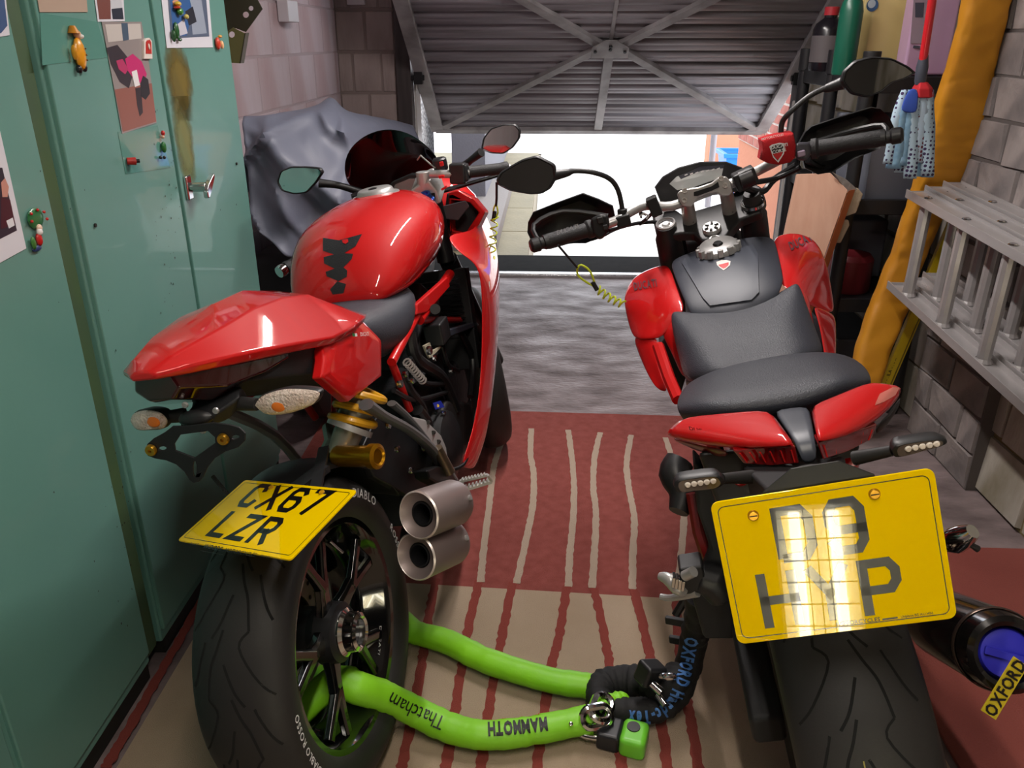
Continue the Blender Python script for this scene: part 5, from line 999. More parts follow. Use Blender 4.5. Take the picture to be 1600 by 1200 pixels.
# ---- number plate
q=[b(1107,785,y=-.245),b(1445,735,y=-.245),b(1510,962,y=-.29),b(1155,1008,y=-.29)]
wB_=((q[1]-q[0]).length+(q[2]-q[3]).length)/2; hB_=((q[0]-q[3]).length+(q[1]-q[2]).length)/2
x0=-wB_/2; y0=-hB_/2
pB,ptB,nB,uxB,uyB=numberplate(B,*q,wB_,hB_,[('D9',x0+.0735,y0+.107),('HYP',x0+.0395,y0+.0185)],.052,.078,.0125,.0125,[('MOTORCYCLES',x0+.131,y0+.0095,.0078,.01,0),('Uniplate BS AU 145d',x0+.212,y0+.0100,.0050,0,0)],rad=.011)
MB().ribbon([ptB(x0+.189,y0+.011,.0008),ptB(x0+.208,y0+.011,.0008)],.0022,nB).build('maker_line',PBK,pB,smooth=0)
for x in(x0+.052,x0+.205):
    o=MB().lathe([(.0,.0035),(.0055,.0035),(.007,.002),(.0075,0)],ptB(x,hB_/2-.026 if x<0 else hB_/2-.022,.0005),nB,20).build('brass_screw',BRS,pB); MB().bar(ptB(x-.005,hB_/2-(.026 if x<0 else .022),.0042),ptB(x+.005,hB_/2-(.026 if x<0 else .022),.0042),.0014,.0006,nB).build('screw_slot',SPK,o,smooth=0)
MB().prism([ptB(x_,y_,-.006) for x_,y_ in((-.09,.02),(.09,.02),(.07,.105),(.03,.13),(-.03,.13),(-.07,.105))],nB*.002).build('plate_backing',BLK,B,bevel=.001)
# ---- exhaust with blue bung, footrests, side clutter
m0=b(1578,1024,y=-.15); m1=b(1455,965,y=.18); ax=(m1-m0).normalized(); L=(m1-m0).length
ex=MB().lathe([(.040,.028),(.043,.004),(.050,.0),(.058,.006),(.063,.05),(.064,L*.8),(.055,L*1.0),(.03,L*1.15),(.0,L*1.2)],m0,ax,44).build('silencer',M('silencer_black',(20,18,18),.22,.3,coat=.5),B,smooth=40)
MB().lathe([(.0635,.045),(.0655,.048),(.0655,.054),(.0635,.058)],m0,ax,44).build('silencer_band',M('edge_glint',(96,80,72),.3,.8),ex)
MB().tube([m1+ax*.02,Vector((.18,.45,.30)),Vector((.08,.6,.25)),Vector((0,.9,.3))],.027,14,sm=4).build('exhaust_pipe',DGM,B)
bpl=MB().lathe([(0,.012),(.022,.010),(.036,.014),(.040,.022),(.040,.05)],m0,ax,32).build('exhaust_bung',M('blue_rubber',(44,44,190),.5),B)
up=Vector((0,0,1)); sd=ax.cross(up).normalized(); up2=sd.cross(ax)
MB().bar(m0+ax*.008-sd*.03+up2*.012,m0+ax*.008+sd*.03-up2*.018,.012,.006,ax).build('bung_strap',M('blue_rubber',(0,0,0)),bpl,bevel=.001)
tg=[b(*q_,y=-.20) for q_ in((1584,1026),(1606,1042),(1556,1125),(1533,1110))]
tgo=MB().prism(tg,(0,.0012,.0004)).build('warning_tag',M('tag_yellow',(226,204,40),.5),B,smooth=0)
uu=(tg[0]-tg[3]).normalized(); vv=(tg[3]-tg[2]).normalized()
text('OXFORD',b(1553,1121,y=-.2005),uu,vv,.030,M('tag_ink',(14,14,16),.5),tgo,.03,sx=.78,lift=.001)
pg=MB().tube([b(1478,850,y=.04),b(1492,845,y=.03),b(1506,838,y=.02),b(1520,830,y=.01)],[.014,.022,.020,.012],14,sm=2).build('pillion_peg',CHR,B)
MB().tube([b(1440,860,y=.05),b(1478,850,y=.045)],.014,10).build('peg_mount',BLK,B); MB().tube([b(1488,858,y=.02),b(1515,850,y=.01),b(1528,858,y=.01)],.006,8).build('peg_rubber',RUB,B)
MB().tube([b(1030,900,y=.10),b(1045,905,y=.09),b(1058,918,y=.08),b(1070,925,y=.08)],[.007,.013,.014,.010],12,sm=3).build('footpeg',ALU,B)
mb=MB()
for i in range(4): mb.box(b(1052+i*5,906+i*2,y=.075),(.006,.02,.022),(0,.3,0))
mb.build('footpeg_tread',CHR,B,bevel=.001)
MB().tube([b(1032,932,y=.11),b(1050,934,y=.1),b(1090,925,y=.08)],[.006,.007,.010],10,sm=3).build('gear_lever',ALU,B)
MB().tube([b(1090,900,y=.1),b(1110,905,y=.1),b(1130,930,y=.1)],[.03,.034,.03],12).box(b(1082,895,y=.10),(.045,.05,.06)).build('hanger_block',BLK,B,bevel=.006)
MB().cyl(b(1070,900,y=.06),b(1084,893,y=.05),.010).build('hanger_bolt',ALU,B)
mb=MB(); mb.tube([b(1062,720,y=.30),b(1055,740,y=.28),b(1068,770,y=.25),b(1060,800,y=.22)],[.03,.034,.03,.02],12,sm=3).build('radiator_bottle',BLK,B)
mb=MB(); mb.tube([b(1085,770,y=.20),b(1095,830,y=.17),b(1108,870,y=.15)],.017,10).build('subframe_tube',M('deep_red_frame',(110,18,18),.35,coat=.4),B)
MB().prism([b(*q_,y=.12) for q_ in((1085,720),(1130,770),(1150,1000),(1100,1000),(1080,930),(1110,860),(1090,800))],(0,.06,0)).build('rear_shock_guard',BLKM,B,bevel=.008)
MB().loft([[Vector((k*.115,-.03+(.352-.03*abs(k)**3)*math.cos(t),.315+(.352-.03*abs(k)**3)*math.sin(t))) for k in(-1,-.6,0,.6,1)] for t in[R(60+i*5) for i in range(9)]],False,False).build('rear_mudguard',BLKM,B,sub=1,solid=.005)
# ---------------------------------------------------------------- ceiling battens and an added louvred lamp out of view
for i,(x,y,l_) in enumerate(((.05,.35,'fluorescent batten on the ceiling above the photographer'),(.15,2.55,'fluorescent batten on the ceiling in front of the raised door'))):
    t=thing('fluorescent_batten',l_,'light',(x,y,2.3)); 
    MB().box((x,y,2.275),(.06,1.25,.045)).build('casing',M('batten_white',(230,230,228),.4),t,bevel=.004)
    MB().cyl((x,y-.6,2.225),(x,y+.6,2.225),.013).build('tube',M('lamp_glow',(255,244,228),.4,emit=9),t); MB().box((x,y-.61,2.24),(.03,.02,.05)).box((x,y+.61,2.24),(.03,.02,.05)).build('end_cap',M('batten_white',(0,0,0)),t)
tm=Matrix.Translation((.475,-.50,.47))@Matrix.Rotation(R(-9),4,'Y')@Matrix.Rotation(R(4),4,'X')
t=thing('added_reflection_lamp','added unseen twin tube lamp with louvre grid, there for the plate reflection','light',None,tm)  # unseen lamp, added to put the bright reflection on the number plate
MB().box((0,-.018,0),(.21,.004,.47)).build('diffuser',M('diffuser_glow',(255,244,205),.5,emit=3.8),t)
MB().box((0,-.03,0),(.23,.02,.50)).build('back_plate',M('batten_white',(0,0,0)),t,bevel=.004)
for sx in(-.055,.055): MB().cyl((sx,0,-.23),(sx,0,.23),.016).build('tube',M('added_tube_glow',(255,250,235),.4,emit=27),t)
for sx in(-.108,-.03,0,.03,.108): MB().box((sx,.025,0),(.0025,.02,.48)).build('louvre_blade',M('louvre_metal',(190,188,170),.35,.6),t)
for k in range(8): MB().box((0,.025,-.22+k*.062),(.215,.02,.0025)).build('louvre_cross',M('louvre_metal',(0,0,0)),t)
I=tm.inverted()
mb=MB(); 
for q in((.35,-.62,.0),(.62,-.62,0),(.48,-.86,0)): mb.cyl(I@Vector((.475,-.56,.3)),I@Vector((q[0],q[1],.01)),.010)
mb.build('tripod',BLK,t)
# ---------------------------------------------------------------- black plastic shelf unit with bottles
SHB=M('shelf_black',(24,24,27),.5,bump=.05)
sx0,sx1,sy0,sy1=1.115,1.44,3.09,3.86
sh=thing('shelf_unit','black plastic shelf unit standing against the right wall near the door','shelf',((sx0+sx1)/2,(sy0+sy1)/2,0))
for z in(.10,.48,.86,1.285):
    mb=MB(); mb.box(((sx0+sx1)/2,(sy0+sy1)/2,z-.02),(sx1-sx0-.04,sy1-sy0-.04,.02)); 
    for a_,b_ in(((sx0,sy0),(sx1,sy0)),((sx0,sy1),(sx1,sy1)),((sx0,sy0),(sx0,sy1)),((sx1,sy0),(sx1,sy1))): mb.bar((a_[0],a_[1],z-.025),(b_[0],b_[1],z-.025),.022,.055)
    mb.build('shelf_board',SHB,sh,smooth=0,bevel=.003)
for x,y in((sx0,sy0),(sx1-.02,sy0),(sx0,sy1),(sx1-.02,sy1),(sx0,(sy0+sy1)/2)):
    MB().tube([(x,y,0),(x,y,1.36)],.026,14).tube([(x,y,1.28),(x,y,1.37)],.030,14).build('post',SHB,sh,bevel=.003)
ST=1.2885
def can(name,label,x,y,w,d,h,m,rz=0,cap=None):
    t=thing(name,label,'canister',(x,y,ST)); rr=lambda k,z,f=1:[Vector((x,y,ST))+Matrix.Rotation(rz,3,'Z')@Vector((sx*w/2*k*(1 if abs(sy)>.5 else 1),sy*d/2*k,z)) for sx,sy in((-1,-.7),(-.7,-1),(.7,-1),(1,-.7),(1,.7),(.7,1),(-.7,1),(-1,.7))]
    MB().loft([rr(.94,0),rr(1,.012),rr(1,h*.3),rr(.985,h*.32),rr(.985,h*.55),rr(1,h*.57),rr(1,h*.80),rr(.8,h*.92),rr(.3,h*.97)]).build('body',m,t,bevel=.006,smooth=30)
    p=Vector((x,y,ST)); MB().tube([p+Vector((-.03,-.03,h*.9)),p+Vector((-.03,-.03,h*1.06)),p+Vector((.04,.03,h*1.06)),p+Vector((.05,.03,h*.9))],.012,10,sm=3).build('handle',m,t)
    MB().cyl(p+Vector((.0,.05,h*.93)),p+Vector((.0,.05,h*1.05)),.022).build('cap',cap or BLK,t); return t
YC=M('cream_jerrycan',(208,186,124),.45,coat=.2)
q=P(1370,90,y=3.12); t=can('jerrycan','cream jerrycan with small round blue label on the top shelf',1.225,3.33,.19,.12,.32,YC)
o=MB().lathe([(0,.001),(.021,.001),(.021,0)],P(1363,8,y=3.268),(0,-1,0),20).build('round_label',M('label_blue',(60,96,140),.4),t); MB().lathe([(0,.0015),(.012,.0015),(.014,.001)],P(1362,6,y=3.268),(0,-1,0),16).build('label_centre',M('label_pale',(190,204,214),.4),o)
can('jerrycan','second cream jerrycan squeezed behind the pink screenwash can',1.355,3.47,.16,.13,.32,YC)
PKM=mat('screenwash_plastic',(214,176,208),.25,trans=.35,coat=.3)
q0=P(1466,96,y=3.03); t=thing('screenwash_can','translucent can of pink screenwash on the top shelf behind the mop pole','canister',(q0.x,3.03,ST))
def qq(x0,x1,y0,y1,z0,z1,nm,m,par,bv=.01): return MB().box(((x0+x1)/2,(y0+y1)/2,(z0+z1)/2),(x1-x0,y1-y0,z1-z0)).build(nm,m,par,bevel=bv,bseg=3)
xa=P(1421,90,y=3.1).x; xb=1.40; 
qq(xa,xb,3.13,3.22,ST+.001,ST+.34,'body',PKM,t); qq(xa+.004,xb-.004,3.133,3.217,ST+.004,ST+.035,'liquid',M('pink_liquid',(236,90,170),.2,coat=.5),t,.006)
lb=MB().prism([P(*k,y=3.128) for k in((1428,-10),(1452,-10),(1447,68),(1422,68))],(0,-.001,0)).build('label',M('label_grey',(150,132,146),.5),t,smooth=0)
MB().prism([P(*k,y=3.1265) for k in((1430,4),(1444,4),(1442,27),(1430,27))],(0,-.0005,0)).build('label_picture',M('label_dark',(70,70,84),.5),lb,smooth=0)
MB().bar(P(1427,73,y=3.126),P(1437,74,y=3.126),.002,.008,(0,0,1)).build('label_mark',M('label_dark',(0,0,0)),t,smooth=0)
def bottle(label,px,yy,r,h,m,mc,py=80):
    p=P(px,py,y=yy); t=thing('bottle',label,'bottle',(p.x,yy,ST)); o=Vector((p.x,yy,ST)); s_=Vector((0,0,1))
    MB().lathe([(0,0),(r*.95,0),(r,.008),(r,h*.7),(r*.85,h*.8),(r*.4,h*.9),(r*.4,h*.95)],o,s_,20).build('body',m,t); MB().cyl(o+s_*h*.94,o+s_*h*1.08,r*.45).build('cap',mc,t)
    MB().lathe([(r+.0008,h*.15),(r+.0008,h*.6)],o,s_,20).build('label',M('label_muted',(90,84,86),.6),t) if px<1300 else None
bottle('dark square-shouldered bottle with red and white top on the shelf end',1291,3.62,.062,.22,M('dark_bottle',(22,20,26),.25),M('cap_red',(170,40,50),.4))
bottle('tall dark green bottle beside the cream jerrycan',1323,3.22,.040,.30,M('green_bottle',(14,86,66),.35),BLK,70)
# things on the lower shelves
tb=thing('storage_tub','grey plastic tub on the shelf below the canisters','tub',(1.26,3.3,.85)); c=Vector((1.27,3.3,.851)); k=[Vector((x,y,0)) for x,y in((-.10,-.2),(.10,-.2),(.10,.2),(-.10,.2))]
MB().loft([[c+p*.85 for p in k],[c+p+Vector((0,0,.26)) for p in k],[c+p*.95+Vector((0,0,.26)) for p in k],[c+p*.8+Vector((0,0,.02)) for p in k]]).build('body',M('tub_grey',(104,108,120),.45),tb,smooth=0,bevel=.01); MB().box(c+Vector((0,0,.275)),(.215,.42,.022)).build('lid',M('tub_lid',(122,126,138),.45),tb,bevel=.006)
o=MB().lathe([(0,0),(.08,0),(.085,.01),(.085,.13),(.07,.15),(.02,.16),(0,.16)],(1.22,3.25,.471),(0,0,1),24).build('paint_tin',M('tin_red',(120,36,44),.4),bevel=0); tag(o,'dull red round tin on the second shelf behind the handguard','tin')
o=MB().box((1.30,3.55,.60),(.22,.28,.245)).build('plastic_crate',M('crate_grey',(88,90,100),.5),bevel=.012); tag(o,'grey crate at the back of the second shelf','crate')
o=MB().box((1.275,3.4,.191),(.20,.5,.20)).build('storage_box',M('box_dk',(38,38,42),.5),bevel=.01); tag(o,'dark storage box on the lowest shelf','box')
for i,(x,y,l_) in enumerate(((1.02,4.2,'white painted length of wood leaning behind the shelf unit'),(1.10,4.35,'dark metal pole leaning behind the shelf unit'),(1.20,4.25,'second pale wood strip leaning beside the shelf unit'))):
    o=MB().bar((x+.10,y-.25,.012),(x+.22,y+.15,1.12),.05 if i!=1 else .03,.02,(0,1,0)).build('wood_strip' if i!=1 else 'metal_pole',(M('pale_strip',(176,172,170),.6),DGM,M('pale_strip',(0,0,0)))[i],bevel=.002); tag(o,l_,'wood' if i!=1 else 'pole')
# boards and foam blocks leaning in front
def wb(pts,yy,m,nm,label,cat,d=(0,.05,0)): return tag(MB().prism([P(px,py,y=yy+dy) for px,py,dy in pts],d).build(nm,m,bevel=.004),label,cat)
PLY=mat('pink_ply',(206,164,140),.6,col2=(188,142,118),ns=5,stretch=(6,1,1.2),amt=.6)
DWB=thing('drawer_front','pale wooden board with orange edge leaning below the shelf unit','board',P(1265,390,y=2.8))
f=[P(x,y,y=d) for x,y,d in((1246,272,3.12),(1298,270,3.10),(1325,297,3.02),(1268,460,3.00),(1212,430,3.06))]
for i_,j_ in((3,2),(4,0)):
    d_=f[i_]-f[j_]; f[i_]=f[i_]+d_*((f[i_].z-.012)/-d_.z)
MB().prism(f,(.0,.02,-.004)).build('face',PLY,DWB,bevel=.003)
g=[f[2]+Vector((0,-.005,0)),f[3]+Vector((0,-.005,0))]; MB().prism([g[0],g[1],g[1]+Vector((.035,.03,0)),g[0]+Vector((.035,.03,0))],(0,.01,-.02)).build('edge_strip',M('orange_edge',(204,120,76),.6),DWB,bevel=.002)
FO=M('foam_beige',(168,150,126),.9,bump=.4,bs=60); FO2=M('foam_grey',(132,126,120),.9,bump=.4,bs=60)
wb([(1299,268,0),(1322,280,0),(1340,296,0),(1332,312,0),(1322,298,0),(1304,272,0)],3.045,FO2,'foam_block','grey ragged foam strip on top of the leaning board','foam',(0,.018,0))
wb([(1327,300,0),(1341,294,0),(1349,304,0),(1338,333,0),(1318,340,0),(1312,328,0)],3.045,FO,'foam_block','larger beige foam block behind the leaning board','foam',(0,.018,0))
wb([(1312,342,0),(1326,344,0),(1328,352,0),(1314,380,0),(1298,380,0),(1296,372,0)],3.045,FO,'foam_block','smaller beige foam block lowest beside the leaning board','foam',(0,.018,0))
# ---------------------------------------------------------------- tall yellow padded roll, spirit level, mop
YP=mat('yellow_padded_wrap',(206,142,26),.55,col2=(184,122,18),ns=5,bump=.35,bs=7,detail=4)
rl=[((1512,1592),-40,2.52),((1500,1570),30,2.53),((1478,1552),110,2.56),((1462,1545),160,2.58),((1449,1530),215,2.61),((1436,1512),262,2.63),((1424,1490),300,2.65),((1408,1466),350,2.66),((1392,1445),400,2.66),((1362,1424),470,2.64),((1338,1392),540,2.60),((1325,1374),600,2.56),((1316,1362),650,2.52)]
random.seed(3); rows=[]
dl=[]
for i in range(len(rl)-1):
    for k in range(9):
        t=k/9; dl.append(((rl[i][0][0]*(1-t)+rl[i+1][0][0]*t,rl[i][0][1]*(1-t)+rl[i+1][0][1]*t),rl[i][1]*(1-t)+rl[i+1][1]*t,rl[i][2]*(1-t)+rl[i+1][2]*t))
for (xa_,xb_),y_,d_ in dl:
    d_+=.315; A_=P(xa_,y_,y=d_);B_=P(xb_,y_,y=d_); c=(A_+B_)/2; h=(B_-A_)/2; n=24; ring=[]
    for j in range(n):
        an=2*PI*j/n; ca,sa=math.cos(an),math.sin(an); sq=1-.06*(abs(math.sin(2*an)))
        f_=noise.noise(Vector((c.z*12,an*1.0,3)))*.005-.007*max(0,1-abs(noise.noise(Vector((c.z*7+ca*1.6,an*.8,9))))*14)
        sg=lambda v:math.copysign(abs(v)**.55,v)
        ring.append(c+h*sg(ca)*.99+Vector((0,(.040+f_)*sg(sa),0))+h.normalized()*f_*ca*.8)
    rows.append(ring)
o=MB().loft(rows).build('padded_roll',YP,smooth=60,sub=1); tag(o,'tall yellow padded wrap leaning behind the ladder end','roll')
lv=thing('spirit_level','narrow yellow level with black markings leaning at the ladder end','level',P(1385,600,y=2.6))
v0=P(1360,655,y=2.95);v1=P(1495,340,y=2.985)
bd=MB().bar(v0,v1,.045,.022,(0,1,0)).build('level_body',M('level_yellow',(216,186,30),.4),lv,bevel=.003); MB().bar(v0+Vector((.014,-.012,0)),v1+Vector((.014,-.012,0)),.004,.003,(0,1,0)).build('level_groove',M('level_shadow',(120,100,20),.5),bd)
u=(v1-v0).normalized(); text('- - . ILA - . - --',v0+u*.16+Vector((-.004,-.0125,0)),u,Vector((-u.z,0,u.x)),.018,M('tag_ink',(0,0,0)),bd,.01,lift=.001)
mp=thing('mop','mop with red pole and blue spotted cloth strips hanging beside the yellow roll','mop',P(1440,140,y=2.75))
MB().cyl(P(1441,102,y=2.75),P(1466,-60,y=2.72),.0125).build('pole',M('mop_red',(196,26,36),.35,coat=.3),mp)
MB().lathe([(.014,0),(.017,.01),(.018,.05),(.014,.075),(.013,.085)],P(1437,132,y=2.75),P(1442,98,y=2.75)-P(1437,132,y=2.75),18).build('socket',M('socket_grey',(62,66,78),.5),mp)
MB().loft([[P(1440+dx*k,yy,y=2.75)+Vector((0,dy*k*.03,0)) for dx,dy in((-10,-1),(6,-1),(16,-.4),(16,.6),(0,1),(-12,.6))] for k,yy in((.55,128),(1.0,138),(1.05,152))]).build('mop_cap',M('mop_red2',(186,30,40),.8),mp,bevel=.004)
BLc=M('mop_blue',(56,86,180),.9); LB=mat('mop_cloth_pale',(150,190,214),.9,col2=(120,160,196),ns=60,amt=.5)
def spots(col,m0):
    m=bpy.data.materials.new('spotted_cloth'); m.use_nodes=True; nt=m.node_tree; bs=nt.nodes['Principled BSDF']; bs.inputs['Roughness'].default_value=.9
    tc=nt.nodes.new('ShaderNodeTexCoord'); vo=nt.nodes.new('ShaderNodeTexVoronoi'); vo.inputs['Scale'].default_value=75; vo.inputs['Randomness'].default_value=.25
    rp_=nt.nodes.new('ShaderNodeValToRGB'); rp_.color_ramp.interpolation='CONSTANT'; rp_.color_ramp.elements[0].color=lin(col); rp_.color_ramp.elements[1].position=.36; rp_.color_ramp.elements[1].color=lin(m0)
    nt.links.new(tc.outputs['Object'],vo.inputs['Vector']); nt.links.new(vo.outputs['Distance'],rp_.inputs[0]); nt.links.new(rp_.outputs[0],bs.inputs['Base Color']); return m
SPA=spots((60,44,84),(176,200,216)); SPB=spots((110,40,56),(176,196,214))
random.seed(5)
for i in range(17):
    t=i/16; x0_=1414+ t*40; x1_=1388+t*62+random.uniform(-3,3); y1_=266+random.uniform(-14,16)-8*abs(t-.5); dd=2.735+.03*((i*7)%3)/2
    if i<3: y1_-=14
    pts=[P(x0_,140,y=dd),P(x0_*.6+x1_*.4,175,y=dd-.006),P(x0_*.3+x1_*.7,215,y=dd-.003),P(x1_,y1_,y=dd)]
    v,_=smooth(pts,[0]*4,4); rw=[]
    for j,p in enumerate(v):
        wv=.010+.010*min(1,j/6); tw=math.sin(j*.5+i)*.004; rw.append([p+Vector((-wv,tw,0)),p+Vector((0,-.004,0)),p+Vector((wv,-tw,0))])
    MB().loft(rw,False,False).build('cloth_strip',(SPA,LB,SPB,LB,SPA)[i%5],mp,solid=.002,smooth=70)
MB().loft([[P(x,y,y=2.725) for x,y in((1419,140),(1428,136),(1436,142))],[P(x,y,y=2.715) for x,y in((1410,160),(1422,160),(1434,162))],[P(x,y,y=2.715) for x,y in((1406,174),(1420,178),(1434,176))]],False,False).build('blue_band',BLc,mp,solid=.003,sub=1)
# ---------------------------------------------------------------- aluminium ladder hung on the right wall
LAD=thing('ladder','triple aluminium ladder hung on its side along the right wall','ladder',(1.30,2.0,.5))
LM=mat('ladder_aluminium',(196,192,192),.34,.5,col2=(170,166,166),ns=9,rv=.08,stretch=(1,.3,1))
Z0u=P(1417,300,x=1.215); Z0l=P(1387,446,x=1.215); Zu=P(1600,403,x=1.215); Zl=P(1600,640,x=1.215)
ud=(Zu-Z0u).normalized(); ld_=(Zl-Z0l).normalized()
for k in range(3):
    dx=.072*k; off=Vector((dx,.03*k,.010*k)); Lr=2.2
    for base,dr,up_ in((Z0u,ud,1),(Z0l,ld_,-1)):
        p0=base+off;p1=p0+dr*Lr; r=MB()
        r.bar(p0+Vector((.03,0,0)),p1+Vector((.03,0,0)),.062,.003)                       # web
        for e in(-.001,.059): r.bar(p0+Vector((e,0,-up_*.004)),p1+Vector((e,0,-up_*.004)),.005,.028)
        r.bar(p0+Vector((.0,0,-up_*.004)),p0+Vector((.06,0,-up_*.004)),.004,.016)
        r.build('rail',LM,LAD,smooth=0,bevel=.0012)
    n=8
    for i in range(n):
        s_=.10+.272*i+(.09*k); a_=Z0u+off+ud*s_+Vector((.03,0,0)); c_=Z0l+off+ld_*(s_+.005)+Vector((.03,0,0))
        g=MB().tube([a_,c_],.021,10,flat=.9); g.lathe([(.021,.0),(.027,.0),(.021,.012)],c_+Vector((0,0,.002)),(0,0,1),12); g.build('rung',LM,LAD,smooth=20)
        MB().lathe([(0,.002),(.010,.003),(.014,.0)],a_+Vector((0,0,.0025)),(0,0,1),14).build('rivet',CHR,LAD)
for y in(2.1,):
    tag(MB().bar((1.20,1.55,Z0l.z-.13),(1.478,1.55,Z0l.z-.13),.03,.012).build('wall_bracket',DGM),'dark steel bracket under the hanging ladder on the right wall','bracket')
# ---------------------------------------------------------------- motorcycle under the grey cover
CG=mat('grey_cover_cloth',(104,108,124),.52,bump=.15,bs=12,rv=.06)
rws=[[(384,300,3.3),(440,190,3.6),(500,180,3.8),(525,170,3.9),(550,190,4.0),(600,196,4.4),(648,206,4.7)],
[(385,190,2.98),(440,180,3.1),(498,168,3.3),(521,155,3.42),(548,176,3.5),(600,186,3.9),(645,198,4.25)],
[(385,203,2.86),(440,192,2.95),(500,182,3.05),(532,186,3.12),(560,196,3.2),(610,205,3.6),(655,220,4.0)],
[(388,250,2.80),(440,245,2.82),(490,240,2.9),(530,240,2.98),(570,250,3.1),(620,255,3.4),(668,268,3.8)],
[(396,305,2.80),(440,305,2.76),(490,300,2.84),(540,298,2.92),(580,300,3.05),(630,300,3.3),(672,300,3.6)],
[(406,338,2.82),(440,352,2.74),(482,360,2.80),(530,356,2.9),(580,350,3.0),(640,345,3.2),(678,340,3.4)],
[(412,348,2.84),(436,380,2.76),(468,399,2.80),(520,404,2.9),(580,400,3.0),(640,395,3.2),(678,390,3.4)]]
g=[[P(x,y,y=d) for x,y,d in r] for r in rws]
g=[smooth(r,[0]*len(r),8)[0] for r in g]; cols=[smooth([r[j] for r in g],[0]*len(g),8)[0] for j in range(len(g[0]))]
rows=[[cols[j][i] for j in range(len(cols))] for i in range(len(cols[0]))]
cen=Vector((-.8,4.2,.4)); out=[]
for i,r in enumerate(rows):
    o_=[]
    for j,p in enumerate(r):
        n=(p-cen).normalized(); f=0
        for s_,am,wx,sh_ in((1.5,.055,1.9,1.3),(3.1,.030,1.6,-1.2),(7,.010,1.5,.9)):
            v=noise.noise(Vector((p.x*s_*wx+p.z*s_*sh_,p.y*s_*.4+s_,p.z*s_*.7+4))); f+=am*(1-min(1,abs(v)*3.6))**1.5*1.6
        f*=min(1,.25+i/20); f=f if i>9 else f*.4
        q=p-Vector((0,1,0))*f*.8+n*f*.3; q.x=max(q.x,XL+.012+.006*(j%2)); o_.append(q)
    out.append(o_)
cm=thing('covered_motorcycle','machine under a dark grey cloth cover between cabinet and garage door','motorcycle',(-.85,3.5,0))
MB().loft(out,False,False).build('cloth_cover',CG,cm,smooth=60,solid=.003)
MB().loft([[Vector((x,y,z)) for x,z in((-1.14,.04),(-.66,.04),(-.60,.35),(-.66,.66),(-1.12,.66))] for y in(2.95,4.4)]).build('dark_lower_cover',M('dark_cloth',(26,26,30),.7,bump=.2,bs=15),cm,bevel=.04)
MB().lathe([(.16,-.05),(.26,-.06),(.30,-.04),(.31,0),(.30,.04),(.26,.06),(.16,.05)],(-.88,2.98,.32),(1,0,0),40,closed=True).build('front_tyre',RUB,cm)
# ---------------------------------------------------------------- chains and locks
GRS=mat('lime_sleeve',(140,216,34),.5,bump=.25,bs=22,col2=(124,200,26),ns=6); BKS=mat('black_sleeve',(16,16,18),.75,bump=.35,bs=30)
def wrink(pts,r,m,nm,par,amp=.05,n=14):
    v,_=smooth(pts,[0]*len(pts),8); rs=[r*(1+amp*noise.noise(Vector((i*.55,1.3,2)))*2.0) for i in range(len(v))]
    return MB().tube(v,rs,n,flat=.82).build(nm,m,par,smooth=70),v
gc=thing('chain_lock','lime green sleeved chain looped through the sport motorcycle rear wheel','chain',(-.1,1.45,.04))
def fz(px,py,z): return P(px,py,z=z)
s1=[Vector((-.50,1.20,.16)),Vector((-.50,1.42,.06)),fz(610,972,.05),fz(648,988,.042),fz(700,1003,.042),fz(760,1032,.042),fz(850,1060,.042),fz(900,1069,.042),fz(934,1072,.042)]
s2=[Vector((-.50,1.20,.16)),fz(520,1065,.18),fz(560,1075,.17),fz(605,1090,.12),fz(650,1112,.06),fz(700,1136,.042),(fz(750,1148,.042)),fz(800,1146,.042),fz(850,1138,.042),fz(900,1128,.042),fz(920,1124,.042)]
o1,v1_=wrink(s1,.033,GRS,'sleeve',gc); o2,v2_=wrink(s2,.034,GRS,'sleeve',gc)
def camtext(txt,curve,s0,size,m,par,r,bold=0,flip=1,sx=1,vo=-.35,sp=.07):
    L=[0]; 
    for p,q in zip(curve,curve[1:]): L.append(L[-1]+(q-p).length)
    def path(s):
        s=s0+s; s=max(0,min(L[-1]-1e-5,s)); k=max(i for i in range(len(L)) if L[i]<=s); k=min(k,len(curve)-2)
        t=(s-L[k])/(L[k+1]-L[k]); p=curve[k].lerp(curve[k+1],t); a=max(0,k-4);e=min(len(curve)-1,k+5); d=(curve[e]-curve[a]).normalized()
        n=(CO-p); n=(n-d*n.dot(d)).normalized(); up=n.cross(d)*flip; return p+n*(r+.0015)+up*size*vo,d,up
    L2=[L[-1]]
    return text(txt,None,None,None,size,m,par,bold,'sleeve_lettering',path=path,sx=sx,sp=sp)
def clen(c): return sum(((q-p).length for p,q in zip(c,c[1:])),0)
def near(c,px,py,z): 
    t=fz(px,py,z); s=0; best=(9,0)
    for p,q in zip(c,c[1:]):
        d=(p-t).length
        if d<best[0]: best=(d,s)
        s+=(q-p).length
    return best[1]
INK=M('tag_ink',(0,0,0))
pxtext([o2],World,'MAMMOTH',[(854,1122),(800,1128),(746,1131)],28,INK,o2,.045,.60,.06,.0022,'sleeve_lettering')
pxtext([o2],World,'Thatcham',[(697,1122),(660,1106),(630,1092),(600,1075),(560,1060)],31,INK,o2,.0,.78,.06,.0022,'sleeve_lettering')
pxtext([o2],World,'- --- -- -',[(842,1110),(800,1115),(765,1119)],24,M('ink_red',(190,50,30),.5),o2,.03,.9,.06,.0015,'red_print')
MB().lathe([(0,.003),(.004,.002),(.005,0)],fz(892,1131,.072),(0,-.3,1),12).build('eyelet',CHR,o2)
